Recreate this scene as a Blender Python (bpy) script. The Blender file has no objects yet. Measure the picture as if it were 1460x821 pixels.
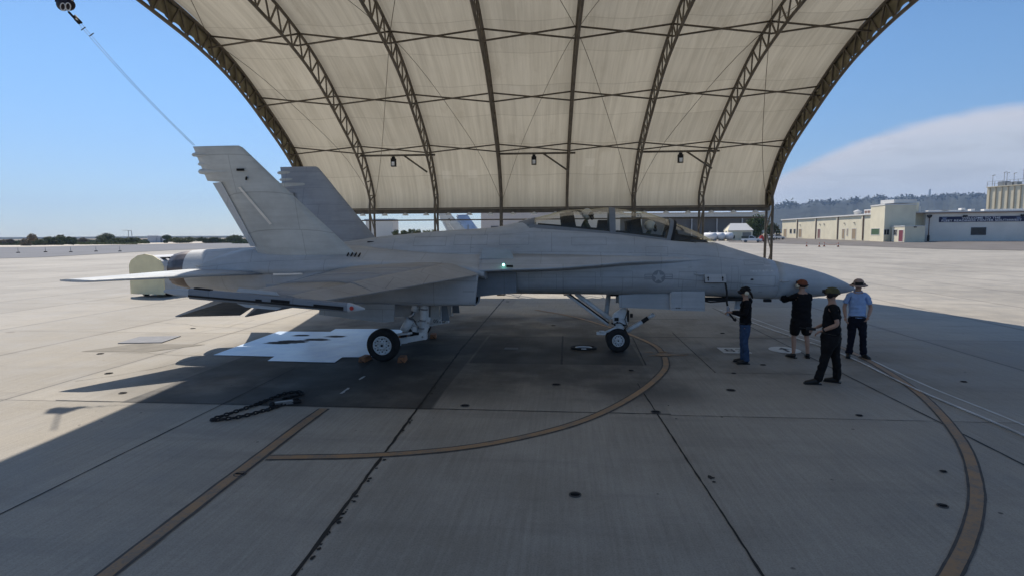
import bpy, math, random
from mathutils import Vector, Matrix, noise
random.seed(7)
R = math.radians
S = bpy.context.scene
COL = S.collection

# ------------------------------------------------------------------ camera (world axes follow the apron joints)
FPX, CAMH, YAW = 820.0, 2.85, R(5.5)
PITCH, ROLL = math.atan(75.3 / FPX), 0.0065
cam_rot = (Matrix.Rotation(YAW, 3, 'Z') @ Matrix.Rotation(R(90) - PITCH, 3, 'X') @ Matrix.Rotation(-ROLL, 3, 'Z'))
cd = bpy.data.cameras.new('camera'); cam = bpy.data.objects.new('camera', cd); COL.objects.link(cam)
cd.sensor_width = 36; cd.lens = 36 * FPX / 1460; cd.clip_end = 20000; cd.clip_start = 0.1
cam.matrix_world = Matrix.Translation((0, 0, CAMH)) @ cam_rot.to_4x4()
S.camera = cam

def terrain(x, y):
    cx = x * math.cos(YAW) + y * math.sin(YAW); cy = -x * math.sin(YAW) + y * math.cos(YAW)
    if cy < 100: return 0.0
    q = min(1, max(0, (cx / cy - .05) / .3)); q = q * q * (3 - 2 * q)
    return .009 * min(max(0, cy - 127), 300) * q

def ray(u, v):
    return cam_rot @ Vector(((u - 730) / FPX, -(v - 410.5) / FPX, -1))
def G(u, v, z=None):
    """ground point under a direction measured on the photograph"""
    d = ray(u, v); t = -CAMH / d.z
    if z is None:
        for _ in range(60):
            p = d * t; t = (terrain(p.x, p.y) - CAMH) / d.z
        z = terrain(d.x * t, d.y * t)
    else: t = (z - CAMH) / d.z
    return Vector((d.x * t, d.y * t, z))
def at(u, v, dist):
    d = ray(u, v); f = -d.x * math.sin(YAW) + d.y * math.cos(YAW); t = dist / f
    return Vector((d.x * t, d.y * t, CAMH + d.z * t))

# ------------------------------------------------------------------ materials
def nodes(m):
    m.use_nodes = True
    return m.node_tree, m.node_tree.nodes, m.node_tree.links
def mat(name, col, rough=.6, metal=0, var=.12, scale=6, spec=.4, bump=0, emit=None, stretch=(1, 1, 1), coat=0):
    m = bpy.data.materials.new(name); nt, N, L = nodes(m); b = N['Principled BSDF']
    b.inputs['Roughness'].default_value = rough; b.inputs['Metallic'].default_value = metal
    b.inputs['Specular IOR Level'].default_value = spec
    if coat: b.inputs['Coat Weight'].default_value = coat
    tc = N.new('ShaderNodeTexCoord'); mp = N.new('ShaderNodeMapping'); L.new(tc.outputs['Object'], mp.inputs[0])
    mp.inputs['Scale'].default_value = stretch
    nz = N.new('ShaderNodeTexNoise'); nz.inputs['Scale'].default_value = scale; nz.inputs['Detail'].default_value = 6
    L.new(mp.outputs[0], nz.inputs[0])
    cr = N.new('ShaderNodeValToRGB'); L.new(nz.outputs[0], cr.inputs[0])
    cr.color_ramp.elements[0].position = .3; cr.color_ramp.elements[1].position = .7
    cr.color_ramp.elements[0].color = [c * (1 - var) for c in col] + [1]
    cr.color_ramp.elements[1].color = [min(1, c * (1 + var)) for c in col] + [1]
    L.new(cr.outputs[0], b.inputs['Base Color'])
    if bump:
        bp = N.new('ShaderNodeBump'); bp.inputs['Strength'].default_value = bump; bp.inputs['Distance'].default_value = .02
        L.new(nz.outputs[0], bp.inputs['Height']); L.new(bp.outputs[0], b.inputs['Normal'])
    if emit:
        b.inputs['Emission Color'].default_value = (*emit[0], 1); b.inputs['Emission Strength'].default_value = emit[1]
    return m
def mth(N, L, op, a, b=None, c=None, clamp=False):
    n = N.new('ShaderNodeMath'); n.operation = op; n.use_clamp = clamp
    for i, v in enumerate((a, b, c)):
        if v is None: continue
        if isinstance(v, (int, float)): n.inputs[i].default_value = v
        else: L.new(v, n.inputs[i])
    return n.outputs[0]
def mixc(N, L, f, a, b, mode='MIX'):
    n = N.new('ShaderNodeMix'); n.data_type = 'RGBA'; n.blend_type = mode
    for i, v in ((0, f), (6, a), (7, b)):
        if isinstance(v, (int, float)): n.inputs[i].default_value = v
        elif isinstance(v, tuple): n.inputs[i].default_value = (*v, 1) if len(v) == 3 else v
        else: L.new(v, n.inputs[i])
    return n.outputs[2]
def noise_tex(N, L, vec, scale, detail=5, rough=.55):
    n = N.new('ShaderNodeTexNoise'); n.inputs['Scale'].default_value = scale; n.inputs['Detail'].default_value = detail
    n.inputs['Roughness'].default_value = rough; L.new(vec, n.inputs[0]); return n.outputs[0]
def mapr(N, L, v, a, b, c=0, d=1):
    n = N.new('ShaderNodeMapRange'); n.interpolation_type = 'SMOOTHSTEP'; L.new(v, n.inputs[0])
    for i, q in enumerate((a, b, c, d)): n.inputs[i + 1].default_value = q
    return n.outputs[0]
def mapping(N, L, vec, scale):
    n = N.new('ShaderNodeMapping'); L.new(vec, n.inputs[0]); n.inputs['Scale'].default_value = scale; return n.outputs[0]

def concrete_mat():
    m = bpy.data.materials.new('apron_concrete'); nt, N, L = nodes(m); b = N['Principled BSDF']
    tc = N.new('ShaderNodeTexCoord'); P = tc.outputs['Object']; sp = N.new('ShaderNodeSeparateXYZ'); L.new(P, sp.inputs[0])
    X, Y = sp.outputs[0], sp.outputs[1]
    big = noise_tex(N, L, P, .12, 4); mid = noise_tex(N, L, P, .9, 7, .62); fine = noise_tex(N, L, P, 14, 8, .7)
    brush = noise_tex(N, L, mapping(N, L, P, (14, .5, 1)), 1.6, 4, .6)
    v = mth(N, L, 'ADD', mth(N, L, 'MULTIPLY', big, .35), mth(N, L, 'MULTIPLY', mid, .45))
    v = mth(N, L, 'ADD', v, mth(N, L, 'MULTIPLY', fine, .16)); v = mth(N, L, 'ADD', v, mth(N, L, 'MULTIPLY', brush, .26))
    col = mixc(N, L, mapr(N, L, v, .44, .78), (.315, .288, .243), (.485, .446, .38))
    gr = noise_tex(N, L, P, 55, 4, .8); col = mixc(N, L, 1.0, col, mixc(N, L, mapr(N, L, gr, .3, .7, .74, 1.16), (0, 0, 0), (1, 1, 1)), 'MULTIPLY')
    vs = N.new('ShaderNodeTexVoronoi'); vs.inputs['Scale'].default_value = 2.6; L.new(P, vs.inputs[0]); col = mixc(N, L, mth(N, L, 'MULTIPLY', mapr(N, L, vs.outputs[0], .075, .04), mapr(N, L, mid, .5, .58)), col, (.12, .11, .10))
    sw = noise_tex(N, L, mapping(N, L, P, (.35, 2.2, 1)), .8, 6, .6); col = mixc(N, L, mth(N, L, 'MULTIPLY', mapr(N, L, sw, .50, .72), .30), col, (.20, .185, .165))
    # slab to slab tone
    gx = mth(N, L, 'DIVIDE', mth(N, L, 'SUBTRACT', X, 1.65), 3.87); gy = mth(N, L, 'DIVIDE', mth(N, L, 'SUBTRACT', Y, 9.1), 7.0)
    cb = N.new('ShaderNodeCombineXYZ'); L.new(mth(N, L, 'FLOOR', gx), cb.inputs[0]); L.new(mth(N, L, 'FLOOR', gy), cb.inputs[1])
    wn = N.new('ShaderNodeTexWhiteNoise'); wn.noise_dimensions = '3D'; L.new(cb.outputs[0], wn.inputs[0])
    tone = mth(N, L, 'ADD', .86, mth(N, L, 'MULTIPLY', wn.outputs[0], .2))
    col = mixc(N, L, 1.0, col, mixc(N, L, tone, (0, 0, 0), (1, 1, 1)), 'MULTIPLY')
    # joints: fx distance to the nearest slab edge in metres
    def edge(g, pitch): return mth(N, L, 'MULTIPLY', mth(N, L, 'PINGPONG', g, .5), pitch)
    jit = mth(N, L, 'MULTIPLY', mth(N, L, 'SUBTRACT', fine, .5), .02)
    ex = mth(N, L, 'ADD', edge(gx, 3.87), jit); ey = mth(N, L, 'ADD', edge(gy, 7.0), jit)
    near = mth(N, L, 'MULTIPLY', mth(N, L, 'MULTIPLY', mapr(N, L, X, -7.9, -7.85), mapr(N, L, X, 7.85, 7.8)), mapr(N, L, Y, 26, 25.9))
    farj = mth(N, L, 'SUBTRACT', 1.0, near)
    j = mth(N, L, 'MAXIMUM', mapr(N, L, ex, .022, .010), mth(N, L, 'MULTIPLY', mapr(N, L, ey, .02, .008), .8))
    halo = mth(N, L, 'MULTIPLY', mapr(N, L, ex, .22, .0), .18)
    j = mth(N, L, 'MULTIPLY', j, farj); halo = mth(N, L, 'MULTIPLY', halo, farj); col = mixc(N, L, halo, col, (.16, .15, .14)); col = mixc(N, L, mth(N, L, 'MULTIPLY', j, .85), col, (.03, .03, .03))
    # oil-stained slabs where jets are parked, and wider soft darkening around them
    def box(x0, x1, y0, y1, s=.05):
        w = mth(N, L, 'MULTIPLY', mth(N, L, 'SUBTRACT', mid, .5), .0)
        xx = mth(N, L, 'ADD', X, w); yy = mth(N, L, 'ADD', Y, w)
        a = mth(N, L, 'MULTIPLY', mapr(N, L, xx, x0 - s, x0 + s), mapr(N, L, xx, x1 + s, x1 - s))
        return mth(N, L, 'MULTIPLY', a, mth(N, L, 'MULTIPLY', mapr(N, L, yy, y0 - s, y0 + s), mapr(N, L, yy, y1 + s, y1 - s)))
    blot = noise_tex(N, L, P, .55, 6, .6)
    st = mth(N, L, 'MULTIPLY', box(-7.75, -2.22, 9.1, 16.1), mapr(N, L, blot, .22, .55, .5, .9))
    st2 = mth(N, L, 'MULTIPLY', box(-2.22, 1.7, 12.55, 16.1), mapr(N, L, blot, .25, .60, .72, .93))
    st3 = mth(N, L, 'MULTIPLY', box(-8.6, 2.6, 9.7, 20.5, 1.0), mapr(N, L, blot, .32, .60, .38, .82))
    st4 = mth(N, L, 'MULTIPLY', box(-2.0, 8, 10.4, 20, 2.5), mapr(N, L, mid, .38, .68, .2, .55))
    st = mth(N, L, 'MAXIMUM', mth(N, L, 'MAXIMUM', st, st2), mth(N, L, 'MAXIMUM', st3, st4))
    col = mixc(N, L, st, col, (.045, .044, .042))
    # small round drips and rust marks
    vo = N.new('ShaderNodeTexVoronoi'); vo.inputs['Scale'].default_value = .55; L.new(P, vo.inputs[0])
    drip = mth(N, L, 'MULTIPLY', mapr(N, L, vo.outputs[0], .09, .05), mapr(N, L, big, .5, .56))
    col = mixc(N, L, mth(N, L, 'MULTIPLY', drip, .5), col, (.10, .09, .08))
    L.new(col, b.inputs['Base Color'])
    L.new(mapr(N, L, mid, .3, .7, .62, .9), b.inputs['Roughness']); b.inputs['Specular IOR Level'].default_value = .3
    bp = N.new('ShaderNodeBump'); bp.inputs['Strength'].default_value = .25; bp.inputs['Distance'].default_value = .01
    L.new(mth(N, L, 'SUBTRACT', v, mth(N, L, 'MULTIPLY', j, .5)), bp.inputs['Height']); L.new(bp.outputs[0], b.inputs['Normal'])
    return m

def jet_mat(name, col, warm=0, pl=1.0):
    m = bpy.data.materials.new(name); nt, N, L = nodes(m); b = N['Principled BSDF']
    tc = N.new('ShaderNodeTexCoord'); P = tc.outputs['Object']
    sp = N.new('ShaderNodeSeparateXYZ'); L.new(P, sp.inputs[0])
    big = noise_tex(N, L, P, .9, 5); streak = noise_tex(N, L, mapping(N, L, P, (.6, 3, 7)), 1.4, 6, .6); fine = noise_tex(N, L, P, 9, 6, .65)
    v = mth(N, L, 'ADD', mth(N, L, 'MULTIPLY', big, .5), mth(N, L, 'ADD', mth(N, L, 'MULTIPLY', streak, .35), mth(N, L, 'MULTIPLY', fine, .15)))
    c = mixc(N, L, mapr(N, L, v, .33, .68), tuple(x * .79 for x in col), tuple(x * 1.10 for x in col))
    # panel seams
    cb = N.new('ShaderNodeCombineXYZ'); L.new(sp.outputs[0], cb.inputs[0])
    L.new(mth(N, L, 'ADD', sp.outputs[2], mth(N, L, 'MULTIPLY', sp.outputs[1], .8)), cb.inputs[1])
    br = N.new('ShaderNodeTexBrick'); L.new(cb.outputs[0], br.inputs[0]); br.inputs['Scale'].default_value = 1
    br.inputs['Mortar Size'].default_value = .008; br.inputs['Brick Width'].default_value = 1.37; br.inputs['Row Height'].default_value = .62
    br.inputs['Mortar Smooth'].default_value = .3; br.offset = .37; br.squash = 1.4; br.squash_frequency = 3
    br.inputs['Color1'].default_value = (1, 1, 1, 1); br.inputs['Color2'].default_value = (.965, .97, .975, 1); br.inputs['Mortar'].default_value = (.62, .62, .62, 1)
    c = mixc(N, L, .75 * pl, c, br.outputs[0], 'MULTIPLY')
    # scuffs: touch-up patches
    vo = N.new('ShaderNodeTexVoronoi'); vo.inputs['Scale'].default_value = 1.1; vo.distance = 'CHEBYCHEV'; L.new(P, vo.inputs[0])
    c = mixc(N, L, mth(N, L, 'MULTIPLY', mapr(N, L, vo.outputs[0], .12, .10), .13), c, (.55, .56, .57))
    L.new(c, b.inputs['Base Color']); b.inputs['Specular IOR Level'].default_value = .35
    L.new(mapr(N, L, streak, .3, .7, .42, .62), b.inputs['Roughness'])
    return m

def fabric_mat():
    m = bpy.data.materials.new('shelter_fabric'); nt, N, L = nodes(m)
    for n in list(N):
        if n.type == 'BSDF_PRINCIPLED': N.remove(n)
    out = [n for n in N if n.type == 'OUTPUT_MATERIAL'][0]
    uv = N.new('ShaderNodeUVMap'); U = uv.outputs[0]
    sp = N.new('ShaderNodeSeparateXYZ'); L.new(U, sp.inputs[0])
    streak = noise_tex(N, L, mapping(N, L, U, (3.2, .16, 1)), 1.3, 7, .62)
    streak2 = noise_tex(N, L, mapping(N, L, U, (11, .25, 1)), 1.0, 5, .6)
    big = noise_tex(N, L, U, .22, 4)
    v = mth(N, L, 'ADD', mth(N, L, 'MULTIPLY', streak, .5), mth(N, L, 'ADD', mth(N, L, 'MULTIPLY', streak2, .3), mth(N, L, 'MULTIPLY', big, .3)))
    c = mixc(N, L, mapr(N, L, v, .36, .70), (.49, .46, .39), (.67, .635, .55))
    seam = mth(N, L, 'PINGPONG', mth(N, L, 'DIVIDE', sp.outputs[1], 1.85), .5)
    c = mixc(N, L, mth(N, L, 'MULTIPLY', mapr(N, L, seam, .014, .004), .35), c, (.25, .22, .17))
    cbb = N.new('ShaderNodeCombineXYZ'); L.new(mth(N, L, 'FLOOR', mth(N, L, 'DIVIDE', sp.outputs[0], 3.16)), cbb.inputs[0]); L.new(mth(N, L, 'FLOOR', mth(N, L, 'DIVIDE', sp.outputs[1], 1.85)), cbb.inputs[1])
    wn = N.new('ShaderNodeTexWhiteNoise'); L.new(cbb.outputs[0], wn.inputs[0])
    tn = mth(N, L, 'ADD', .90, mth(N, L, 'MULTIPLY', wn.outputs[0], .14)); c = mixc(N, L, 1.0, c, mixc(N, L, tn, (0, 0, 0), (1, 1, 1)), 'MULTIPLY')
    vo = N.new('ShaderNodeTexVoronoi'); vo.distance = 'CHEBYCHEV'; vo.inputs['Scale'].default_value = .42; L.new(U, vo.inputs[0])
    c = mixc(N, L, mth(N, L, 'MULTIPLY', mapr(N, L, vo.outputs[0], .10, .085), .30), c, (.74, .71, .64))
    blo = noise_tex(N, L, mapping(N, L, U, (1.1, .5, 1)), .8, 6, .65); c = mixc(N, L, mth(N, L, 'MULTIPLY', mapr(N, L, blo, .55, .75), .35), c, (.33, .29, .22))
    # grime either side of every frame
    fx = mth(N, L, 'PINGPONG', mth(N, L, 'DIVIDE', sp.outputs[0], 3.16), .5)
    c = mixc(N, L, mth(N, L, 'MULTIPLY', mapr(N, L, fx, .10, .0), mapr(N, L, streak, .35, .7, .1, .55)), c, (.22, .19, .15))
    d = N.new('ShaderNodeBsdfDiffuse'); t = N.new('ShaderNodeBsdfTranslucent'); L.new(c, d.inputs[0])
    L.new(mixc(N, L, 1, c, (1.0, .965, .88), 'MULTIPLY'), t.inputs[0])
    mx = N.new('ShaderNodeMixShader'); mx.inputs[0].default_value = FAB_T; L.new(d.outputs[0], mx.inputs[1]); L.new(t.outputs[0], mx.inputs[2])
    L.new(mx.outputs[0], out.inputs[0])
    return m
FAB_T = .23

def glass_mat(name, tint=(.93, .95, .90), refl=.10):
    m = bpy.data.materials.new(name); nt, N, L = nodes(m)
    for n in list(N):
        if n.type == 'BSDF_PRINCIPLED': N.remove(n)
    out = [n for n in N if n.type == 'OUTPUT_MATERIAL'][0]
    t = N.new('ShaderNodeBsdfTransparent'); t.inputs[0].default_value = (*tint, 1)
    lw = N.new('ShaderNodeLayerWeight'); lw.inputs[0].default_value = .5; L.new(mixc(N, L, mapr(N, L, lw.outputs['Facing'], .45, .95), tint, (.70, .72, .50)), t.inputs[0])
    g = N.new('ShaderNodeBsdfGlossy'); g.inputs['Roughness'].default_value = .03
    fr = N.new('ShaderNodeFresnel'); fr.inputs[0].default_value = 1.45
    mx = N.new('ShaderNodeMixShader'); L.new(mth(N, L, 'MULTIPLY', fr.outputs[0], .5), mx.inputs[0])
    L.new(t.outputs[0], mx.inputs[1]); L.new(g.outputs[0], mx.inputs[2]); L.new(mx.outputs[0], out.inputs[0])
    return m

def leaf_mat(name, a, b_):
    m = bpy.data.materials.new(name); nt, N, L = nodes(m); b = N['Principled BSDF']
    gi = N.new('ShaderNodeNewGeometry'); cr = N.new('ShaderNodeValToRGB'); L.new(gi.outputs['Random Per Island'], cr.inputs[0])
    cr.color_ramp.elements[0].color = (*a, 1); cr.color_ramp.elements[1].color = (*b_, 1)
    L.new(cr.outputs[0], b.inputs['Base Color']); b.inputs['Roughness'].default_value = .7; b.inputs['Specular IOR Level'].default_value = .15
    return m

def road_line_mat(name, col, under=(.20, .19, .17), wear=.5):
    m = bpy.data.materials.new(name); nt, N, L = nodes(m); b = N['Principled BSDF']
    tc = N.new('ShaderNodeTexCoord'); P = tc.outputs['Object']
    n1 = noise_tex(N, L, P, 3.0, 8, .7); n2 = noise_tex(N, L, P, 30, 6, .7)
    v = mth(N, L, 'ADD', mth(N, L, 'MULTIPLY', n1, .6), mth(N, L, 'MULTIPLY', n2, .4))
    L.new(mixc(N, L, mapr(N, L, v, wear - .1, wear + .1), under, col), b.inputs['Base Color']); b.inputs['Roughness'].default_value = .7
    b.inputs['Specular IOR Level'].default_value = .25
    return m

# ------------------------------------------------------------------ mesh builder
class MB:
    def __init__(s): s.v = []; s.f = []; s.m = []; s.sm = []; s.uv = None
    def face(s, idx, m=0, smooth=False): s.f.append(tuple(idx)); s.m.append(m); s.sm.append(smooth)
    def add(s, vs, fs, m=0, smooth=False, M=None):
        o = len(s.v)
        for p in vs: s.v.append(tuple(M @ Vector(p)) if M else tuple(p))
        for f in fs: s.face([i + o for i in f], m, smooth)
        return s
    def box(s, c, d, rz=0, m=0, M=None, taper=1.0):
        x, y, z = d[0] / 2, d[1] / 2, d[2] / 2; t = taper
        vs = [(-x, -y, -z), (x, -y, -z), (x, y, -z), (-x, y, -z), (-x * t, -y * t, z), (x * t, -y * t, z), (x * t, y * t, z), (-x * t, y * t, z)]
        T = Matrix.Translation(c) @ Matrix.Rotation(rz, 4, 'Z')
        if M: T = M @ T
        return s.add(vs, [(0, 3, 2, 1), (4, 5, 6, 7), (0, 1, 5, 4), (1, 2, 6, 5), (2, 3, 7, 6), (3, 0, 4, 7)], m, False, T)
    def bar(s, a, b, w, h=None, m=0, up=(0, 0, 1)):
        a, b = Vector(a), Vector(b); h = h or w; d = (b - a); l = d.length; d.normalize()
        u = Vector(up); 
        if abs(d.dot(u)) > .98: u = Vector((0, 1, 0))
        x = d.cross(u).normalized(); z = x.cross(d).normalized()
        M = Matrix((x, d, z)).transposed().to_4x4(); M.translation = (a + b) / 2
        return s.box((0, 0, 0), (w, l, h), 0, m, M)
    def tube(s, pts, r, n=8, m=0, cap=True, closed=False):
        pts = [Vector(p) for p in pts]; o = len(s.v); k = len(pts)
        rr = r if isinstance(r, (list, tuple)) else [r] * k
        prev = None
        for i, p in enumerate(pts):
            if closed: d = pts[(i + 1) % k] - pts[i - 1]
            else: d = pts[min(i + 1, k - 1)] - pts[max(i - 1, 0)]
            d.normalize()
            if prev is None:
                u = Vector((0, 0, 1)) if abs(d.z) < .9 else Vector((1, 0, 0)); x = d.cross(u).normalized()
            else: x = (prev - d * prev.dot(d)).normalized()
            prev = x; y = d.cross(x)
            for j in range(n):
                a = 2 * math.pi * j / n; s.v.append(tuple(p + (x * math.cos(a) + y * math.sin(a)) * rr[i]))
        for i in range(k if closed else k - 1):
            for j in range(n):
                a, b_ = o + i * n + j, o + i * n + (j + 1) % n; c = o + ((i + 1) % k) * n + (j + 1) % n; d_ = o + ((i + 1) % k) * n + j
                s.face((a, b_, c, d_), m, True)
        if cap and not closed:
            s.face([o + j for j in range(n)][::-1], m); s.face([o + (k - 1) * n + j for j in range(n)], m)
        return s
    def loft(s, rings, cap=True, m=0, smooth=True, closed=True, mfun=None):
        o = len(s.v); n = len(rings[0])
        for r in rings: s.v += [tuple(p) for p in r]
        for i in range(len(rings) - 1):
            for j in range(n if closed else n - 1):
                a, b_ = o + i * n + j, o + i * n + (j + 1) % n
                mm = m if mfun is None else mfun(i, j)
                s.face((a, b_, b_ + n, a + n), mm, smooth)
        if cap:
            s.face([o + j for j in range(n)][::-1], m); s.face([o + (len(rings) - 1) * n + j for j in range(n)], m)
        return s
    def lathe(s, prof, n=24, m=0, M=None, smooth=True, cap=True):
        """prof: (radius, axial) about local Z"""
        rings = []
        for r, z in prof:
            rg = [Vector((r * math.cos(2 * math.pi * j / n), r * math.sin(2 * math.pi * j / n), z)) for j in range(n)]
            rings.append([M @ p for p in rg] if M else rg)
        return s.loft(rings, cap, m, smooth)
    def plate(s, poly, t, m=0):
        """thin solid from a 3-D polygon"""
        P = [Vector(p) for p in poly]; nrm = (P[1] - P[0]).cross(P[2] - P[0]).normalized() * t / 2; n = len(P); o = len(s.v)
        s.v += [tuple(p - nrm) for p in P] + [tuple(p + nrm) for p in P]
        s.face([o + i for i in range(n)][::-1], m); s.face([o + n + i for i in range(n)], m)
        for i in range(n): s.face((o + i, o + (i + 1) % n, o + n + (i + 1) % n, o + n + i), m)
        return s
    def ball(s, c, r, m=0, nu=14, nv=9, M=None):
        if not isinstance(r, (tuple, list)): r = (r, r, r)
        rings = []
        for i in range(nv + 1):
            t = math.pi * (i + .02 if i == 0 else i - .02 if i == nv else i) / nv
            rg = [Vector((c[0] + r[0] * math.sin(t) * math.cos(2 * math.pi * j / nu), c[1] + r[1] * math.sin(t) * math.sin(2 * math.pi * j / nu), c[2] - r[2] * math.cos(t))) for j in range(nu)]
            rings.append([M @ p for p in rg] if M else rg)
        return s.loft(rings, True, m, True)
    def build(s, name, mats, parent=None, loc=None):
        me = bpy.data.meshes.new(name); me.from_pydata(s.v, [], s.f)
        for mm in (mats if isinstance(mats, (list, tuple)) else [mats]): me.materials.append(mm)
        for p, mi, sm in zip(me.polygons, s.m, s.sm): p.material_index = mi; p.use_smooth = sm
        if s.uv:
            l = me.uv_layers.new(name='UVMap')
            for lp in me.loops: l.data[lp.index].uv = s.uv[lp.vertex_index]
        me.update()
        o = bpy.data.objects.new(name, me); COL.objects.link(o)
        if parent: o.parent = parent
        if loc is not None: o.location = loc
        return o

def tag(o, label=None, cat=None, group=None, kind=None):
    if label: o['label'] = label
    if cat: o['category'] = cat
    if group: o['group'] = group
    if kind: o['kind'] = kind
    return o
def thing(name, label, cat, loc=(0, 0, 0), rz=0, group=None):
    o = bpy.data.objects.new(name, None); COL.objects.link(o); o.location = loc; o.rotation_euler = (0, 0, rz); o.empty_display_size = .3
    return tag(o, label, cat, group)
def copy_tree(o, parent=None):
    c = o.copy(); COL.objects.link(c)
    if parent: c.parent = parent
    for ch in list(o.children): copy_tree(ch, c)
    return c
def interp(tab, x, k=1):
    """tab sorted by descending x; monotone smooth-ish (Catmull-Rom) interpolation of column k"""
    if x >= tab[0][0]: return tab[0][k]
    if x <= tab[-1][0]: return tab[-1][k]
    for i in range(len(tab) - 1):
        if tab[i][0] >= x >= tab[i + 1][0]:
            x0, x1 = tab[i][0], tab[i + 1][0]; t = (x0 - x) / (x0 - x1); y0, y1 = tab[i][k], tab[i + 1][k]
            def slope(j):
                if j <= 0 or j >= len(tab) - 1:
                    j = min(max(j, 0), len(tab) - 2); return (tab[j + 1][k] - tab[j][k]) / (tab[j][0] - tab[j + 1][0])
                a = (tab[j][k] - tab[j - 1][k]) / (tab[j - 1][0] - tab[j][0]); b = (tab[j + 1][k] - tab[j][k]) / (tab[j][0] - tab[j + 1][0])
                return 0 if a * b <= 0 else 2 * a * b / (a + b)
            h = x0 - x1; m0, m1 = slope(i) * h, slope(i + 1) * h
            return (2 * t**3 - 3 * t**2 + 1) * y0 + (t**3 - 2 * t**2 + t) * m0 + (-2 * t**3 + 3 * t**2) * y1 + (t**3 - t**2) * m1
def sp(c, p): return math.copysign(abs(c) ** p, c)

# materials in use
GREY = jet_mat('jet_grey', (.445, .475, .51)); GREYL = jet_mat('jet_light_grey', (.48, .515, .55)); GREYD = jet_mat('jet_dark_grey', (.23, .26, .30))
WINGM = jet_mat('wing_grey', (.37, .37, .375)); FINM = jet_mat('fin_grey', (.585, .605, .595)); BLUEFIN = jet_mat('blue_fin_paint', (.36, .43, .54))
FINSHADE = jet_mat('far_fin_shade_grey', (.345, .375, .425)); RADOME = jet_mat('radome_grey', (.42, .465, .515), pl=.0)
GEARW = mat('gear_white_paint', (.66, .68, .70), .4, var=.12, scale=9)
DOORW = mat('door_inner_white', (.55, .56, .56), .5, var=.12, scale=5)
BLACK = mat('black_rubber', (.018, .018, .019), .75, var=.3)
TYRE = mat('tyre_rubber', (.022, .022, .023), .85, var=.3, scale=12)
DARK = mat('dark_void', (.012, .012, .013), .9)
STEEL = mat('bare_steel', (.35, .35, .36), .35, .9, var=.15)
BURNT = mat('burnt_metal', (.15, .13, .125), .42, .7, var=.35, scale=4)
FRAMEM = mat('shelter_steel', (.145, .125, .10), .6, .2, var=.25, scale=3)
FRAMEL = mat('galvanised_steel', (.34, .34, .33), .5, .5, var=.2, scale=3)
GLASS = glass_mat('canopy_acrylic', (.985, .985, .93)); 
WINDOW = mat('window_glass', (.018, .022, .024), .25, var=.2, spec=.35)
STRIPM = mat('formation_strip', (.84, .80, .74), .4, var=.08)
FRAMEG = mat('canopy_frame_grey', (.20, .22, .245), .5, var=.1)
RED = mat('red_paint', (.45, .03, .025), .5)
SEATM = mat('ejection_seat_black', (.03, .028, .028), .7, var=.3)
HELM = mat('helmet_white', (.50, .50, .48), .3, var=.05); VISOR = mat('dark_visor', (.015, .015, .018), .1, spec=.7)
FLIGHT = mat('flight_suit', (.06, .07, .05), .8)
SKIN = mat('skin', (.42, .25, .18), .55, var=.08); EYE = mat('eye_dark', (.03, .02, .02), .3); HAIR = mat('hair_dark', (.03, .02, .015), .7)
def text_mesh(name, body, size, m, parent, extrude=0, space=1, off=0):
    cu = bpy.data.curves.new(name, 'FONT'); cu.body = body; cu.size = size; cu.align_x = 'CENTER'; cu.extrude = extrude; cu.space_character = space; cu.offset = off
    t = bpy.data.objects.new(name, cu); COL.objects.link(t); dg = bpy.context.evaluated_depsgraph_get(); me = bpy.data.meshes.new_from_object(t.evaluated_get(dg)); bpy.data.objects.remove(t); bpy.data.curves.remove(cu)
    me.materials.clear(); me.materials.append(m); o = bpy.data.objects.new(name, me); COL.objects.link(o); o.parent = parent; return o
FABRIC = fabric_mat()
CONC = concrete_mat()

# ================================================================== FIGHTER JET (local x forward, y left, z up)
JO = G(545, 515, 0) + Vector((0, 1.6, 0))
jet = thing('fighter_jet', 'large grey twin-tailed two-seat fighter jet parked under the arched fabric shelter', 'fighter jet', (JO.x, JO.y, 0))
FUS = [  # x, top, bottom, half width, z of max width, p_top, p_bottom, clip
 (10.963, 1.545, 1.525, .010, 1.535, 2, 2, 9), (10.85, 1.622, 1.472, .075, 1.55, 2, 2, 9), (10.64, 1.735, 1.43, .165, 1.585, 2, 2, 9), (10.158, 1.932, 1.362, .31, 1.65, 2, 2, 9),
 (9.677, 2.065, 1.325, .41, 1.71, 2, 2.1, 9), (9.03, 2.22, 1.296, .51, 1.78, 2, 2.2, 9), (8.38, 2.42, 1.325, .585, 1.86, 2, 2.3, 9),
 (7.69, 2.65, 1.355, .655, 1.94, 2, 2.4, 2.64), (7.1, 2.88, 1.367, .70, 1.97, 2, 2.5, 2.655), (6.53, 2.98, 1.375, .745, 1.99, 2, 2.6, 2.70), (5.27, 3.12, 1.402, .785, 2.0, 2, 2.7, 2.86),
 (4.2, 3.22, 1.41, .785, 2.02, 2, 2.7, 2.975), (3.34, 3.27, 1.415, .785, 2.05, 2, 2.7, 3.06), (3.0, 3.16, 1.415, .785, 2.05, 2, 2.7, 9),
 (2.32, 3.03, 1.41, .78, 2.1, 2, 2.8, 9), (1.44, 2.985, 1.40, .76, 2.1, 2, 2.8, 9), (.55, 2.92, 1.39, .74, 2.1, 2, 2.8, 9), (-.54, 2.822, 1.40, .70, 2.1, 2, 2.8, 9),
 (-1.3, 2.72, 1.43, .64, 2.1, 2, 2.8, 9), (-3, 2.55, 1.55, .48, 2.0, 2, 2.6, 9), (-4.2, 2.38, 1.66, .34, 2.0, 2, 2.4, 9), (-5.0, 2.15, 1.85, .15, 2.0, 2, 2, 9)]
def fus(x): return [interp(FUS, x, k) for k in range(1, 8)]
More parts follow.
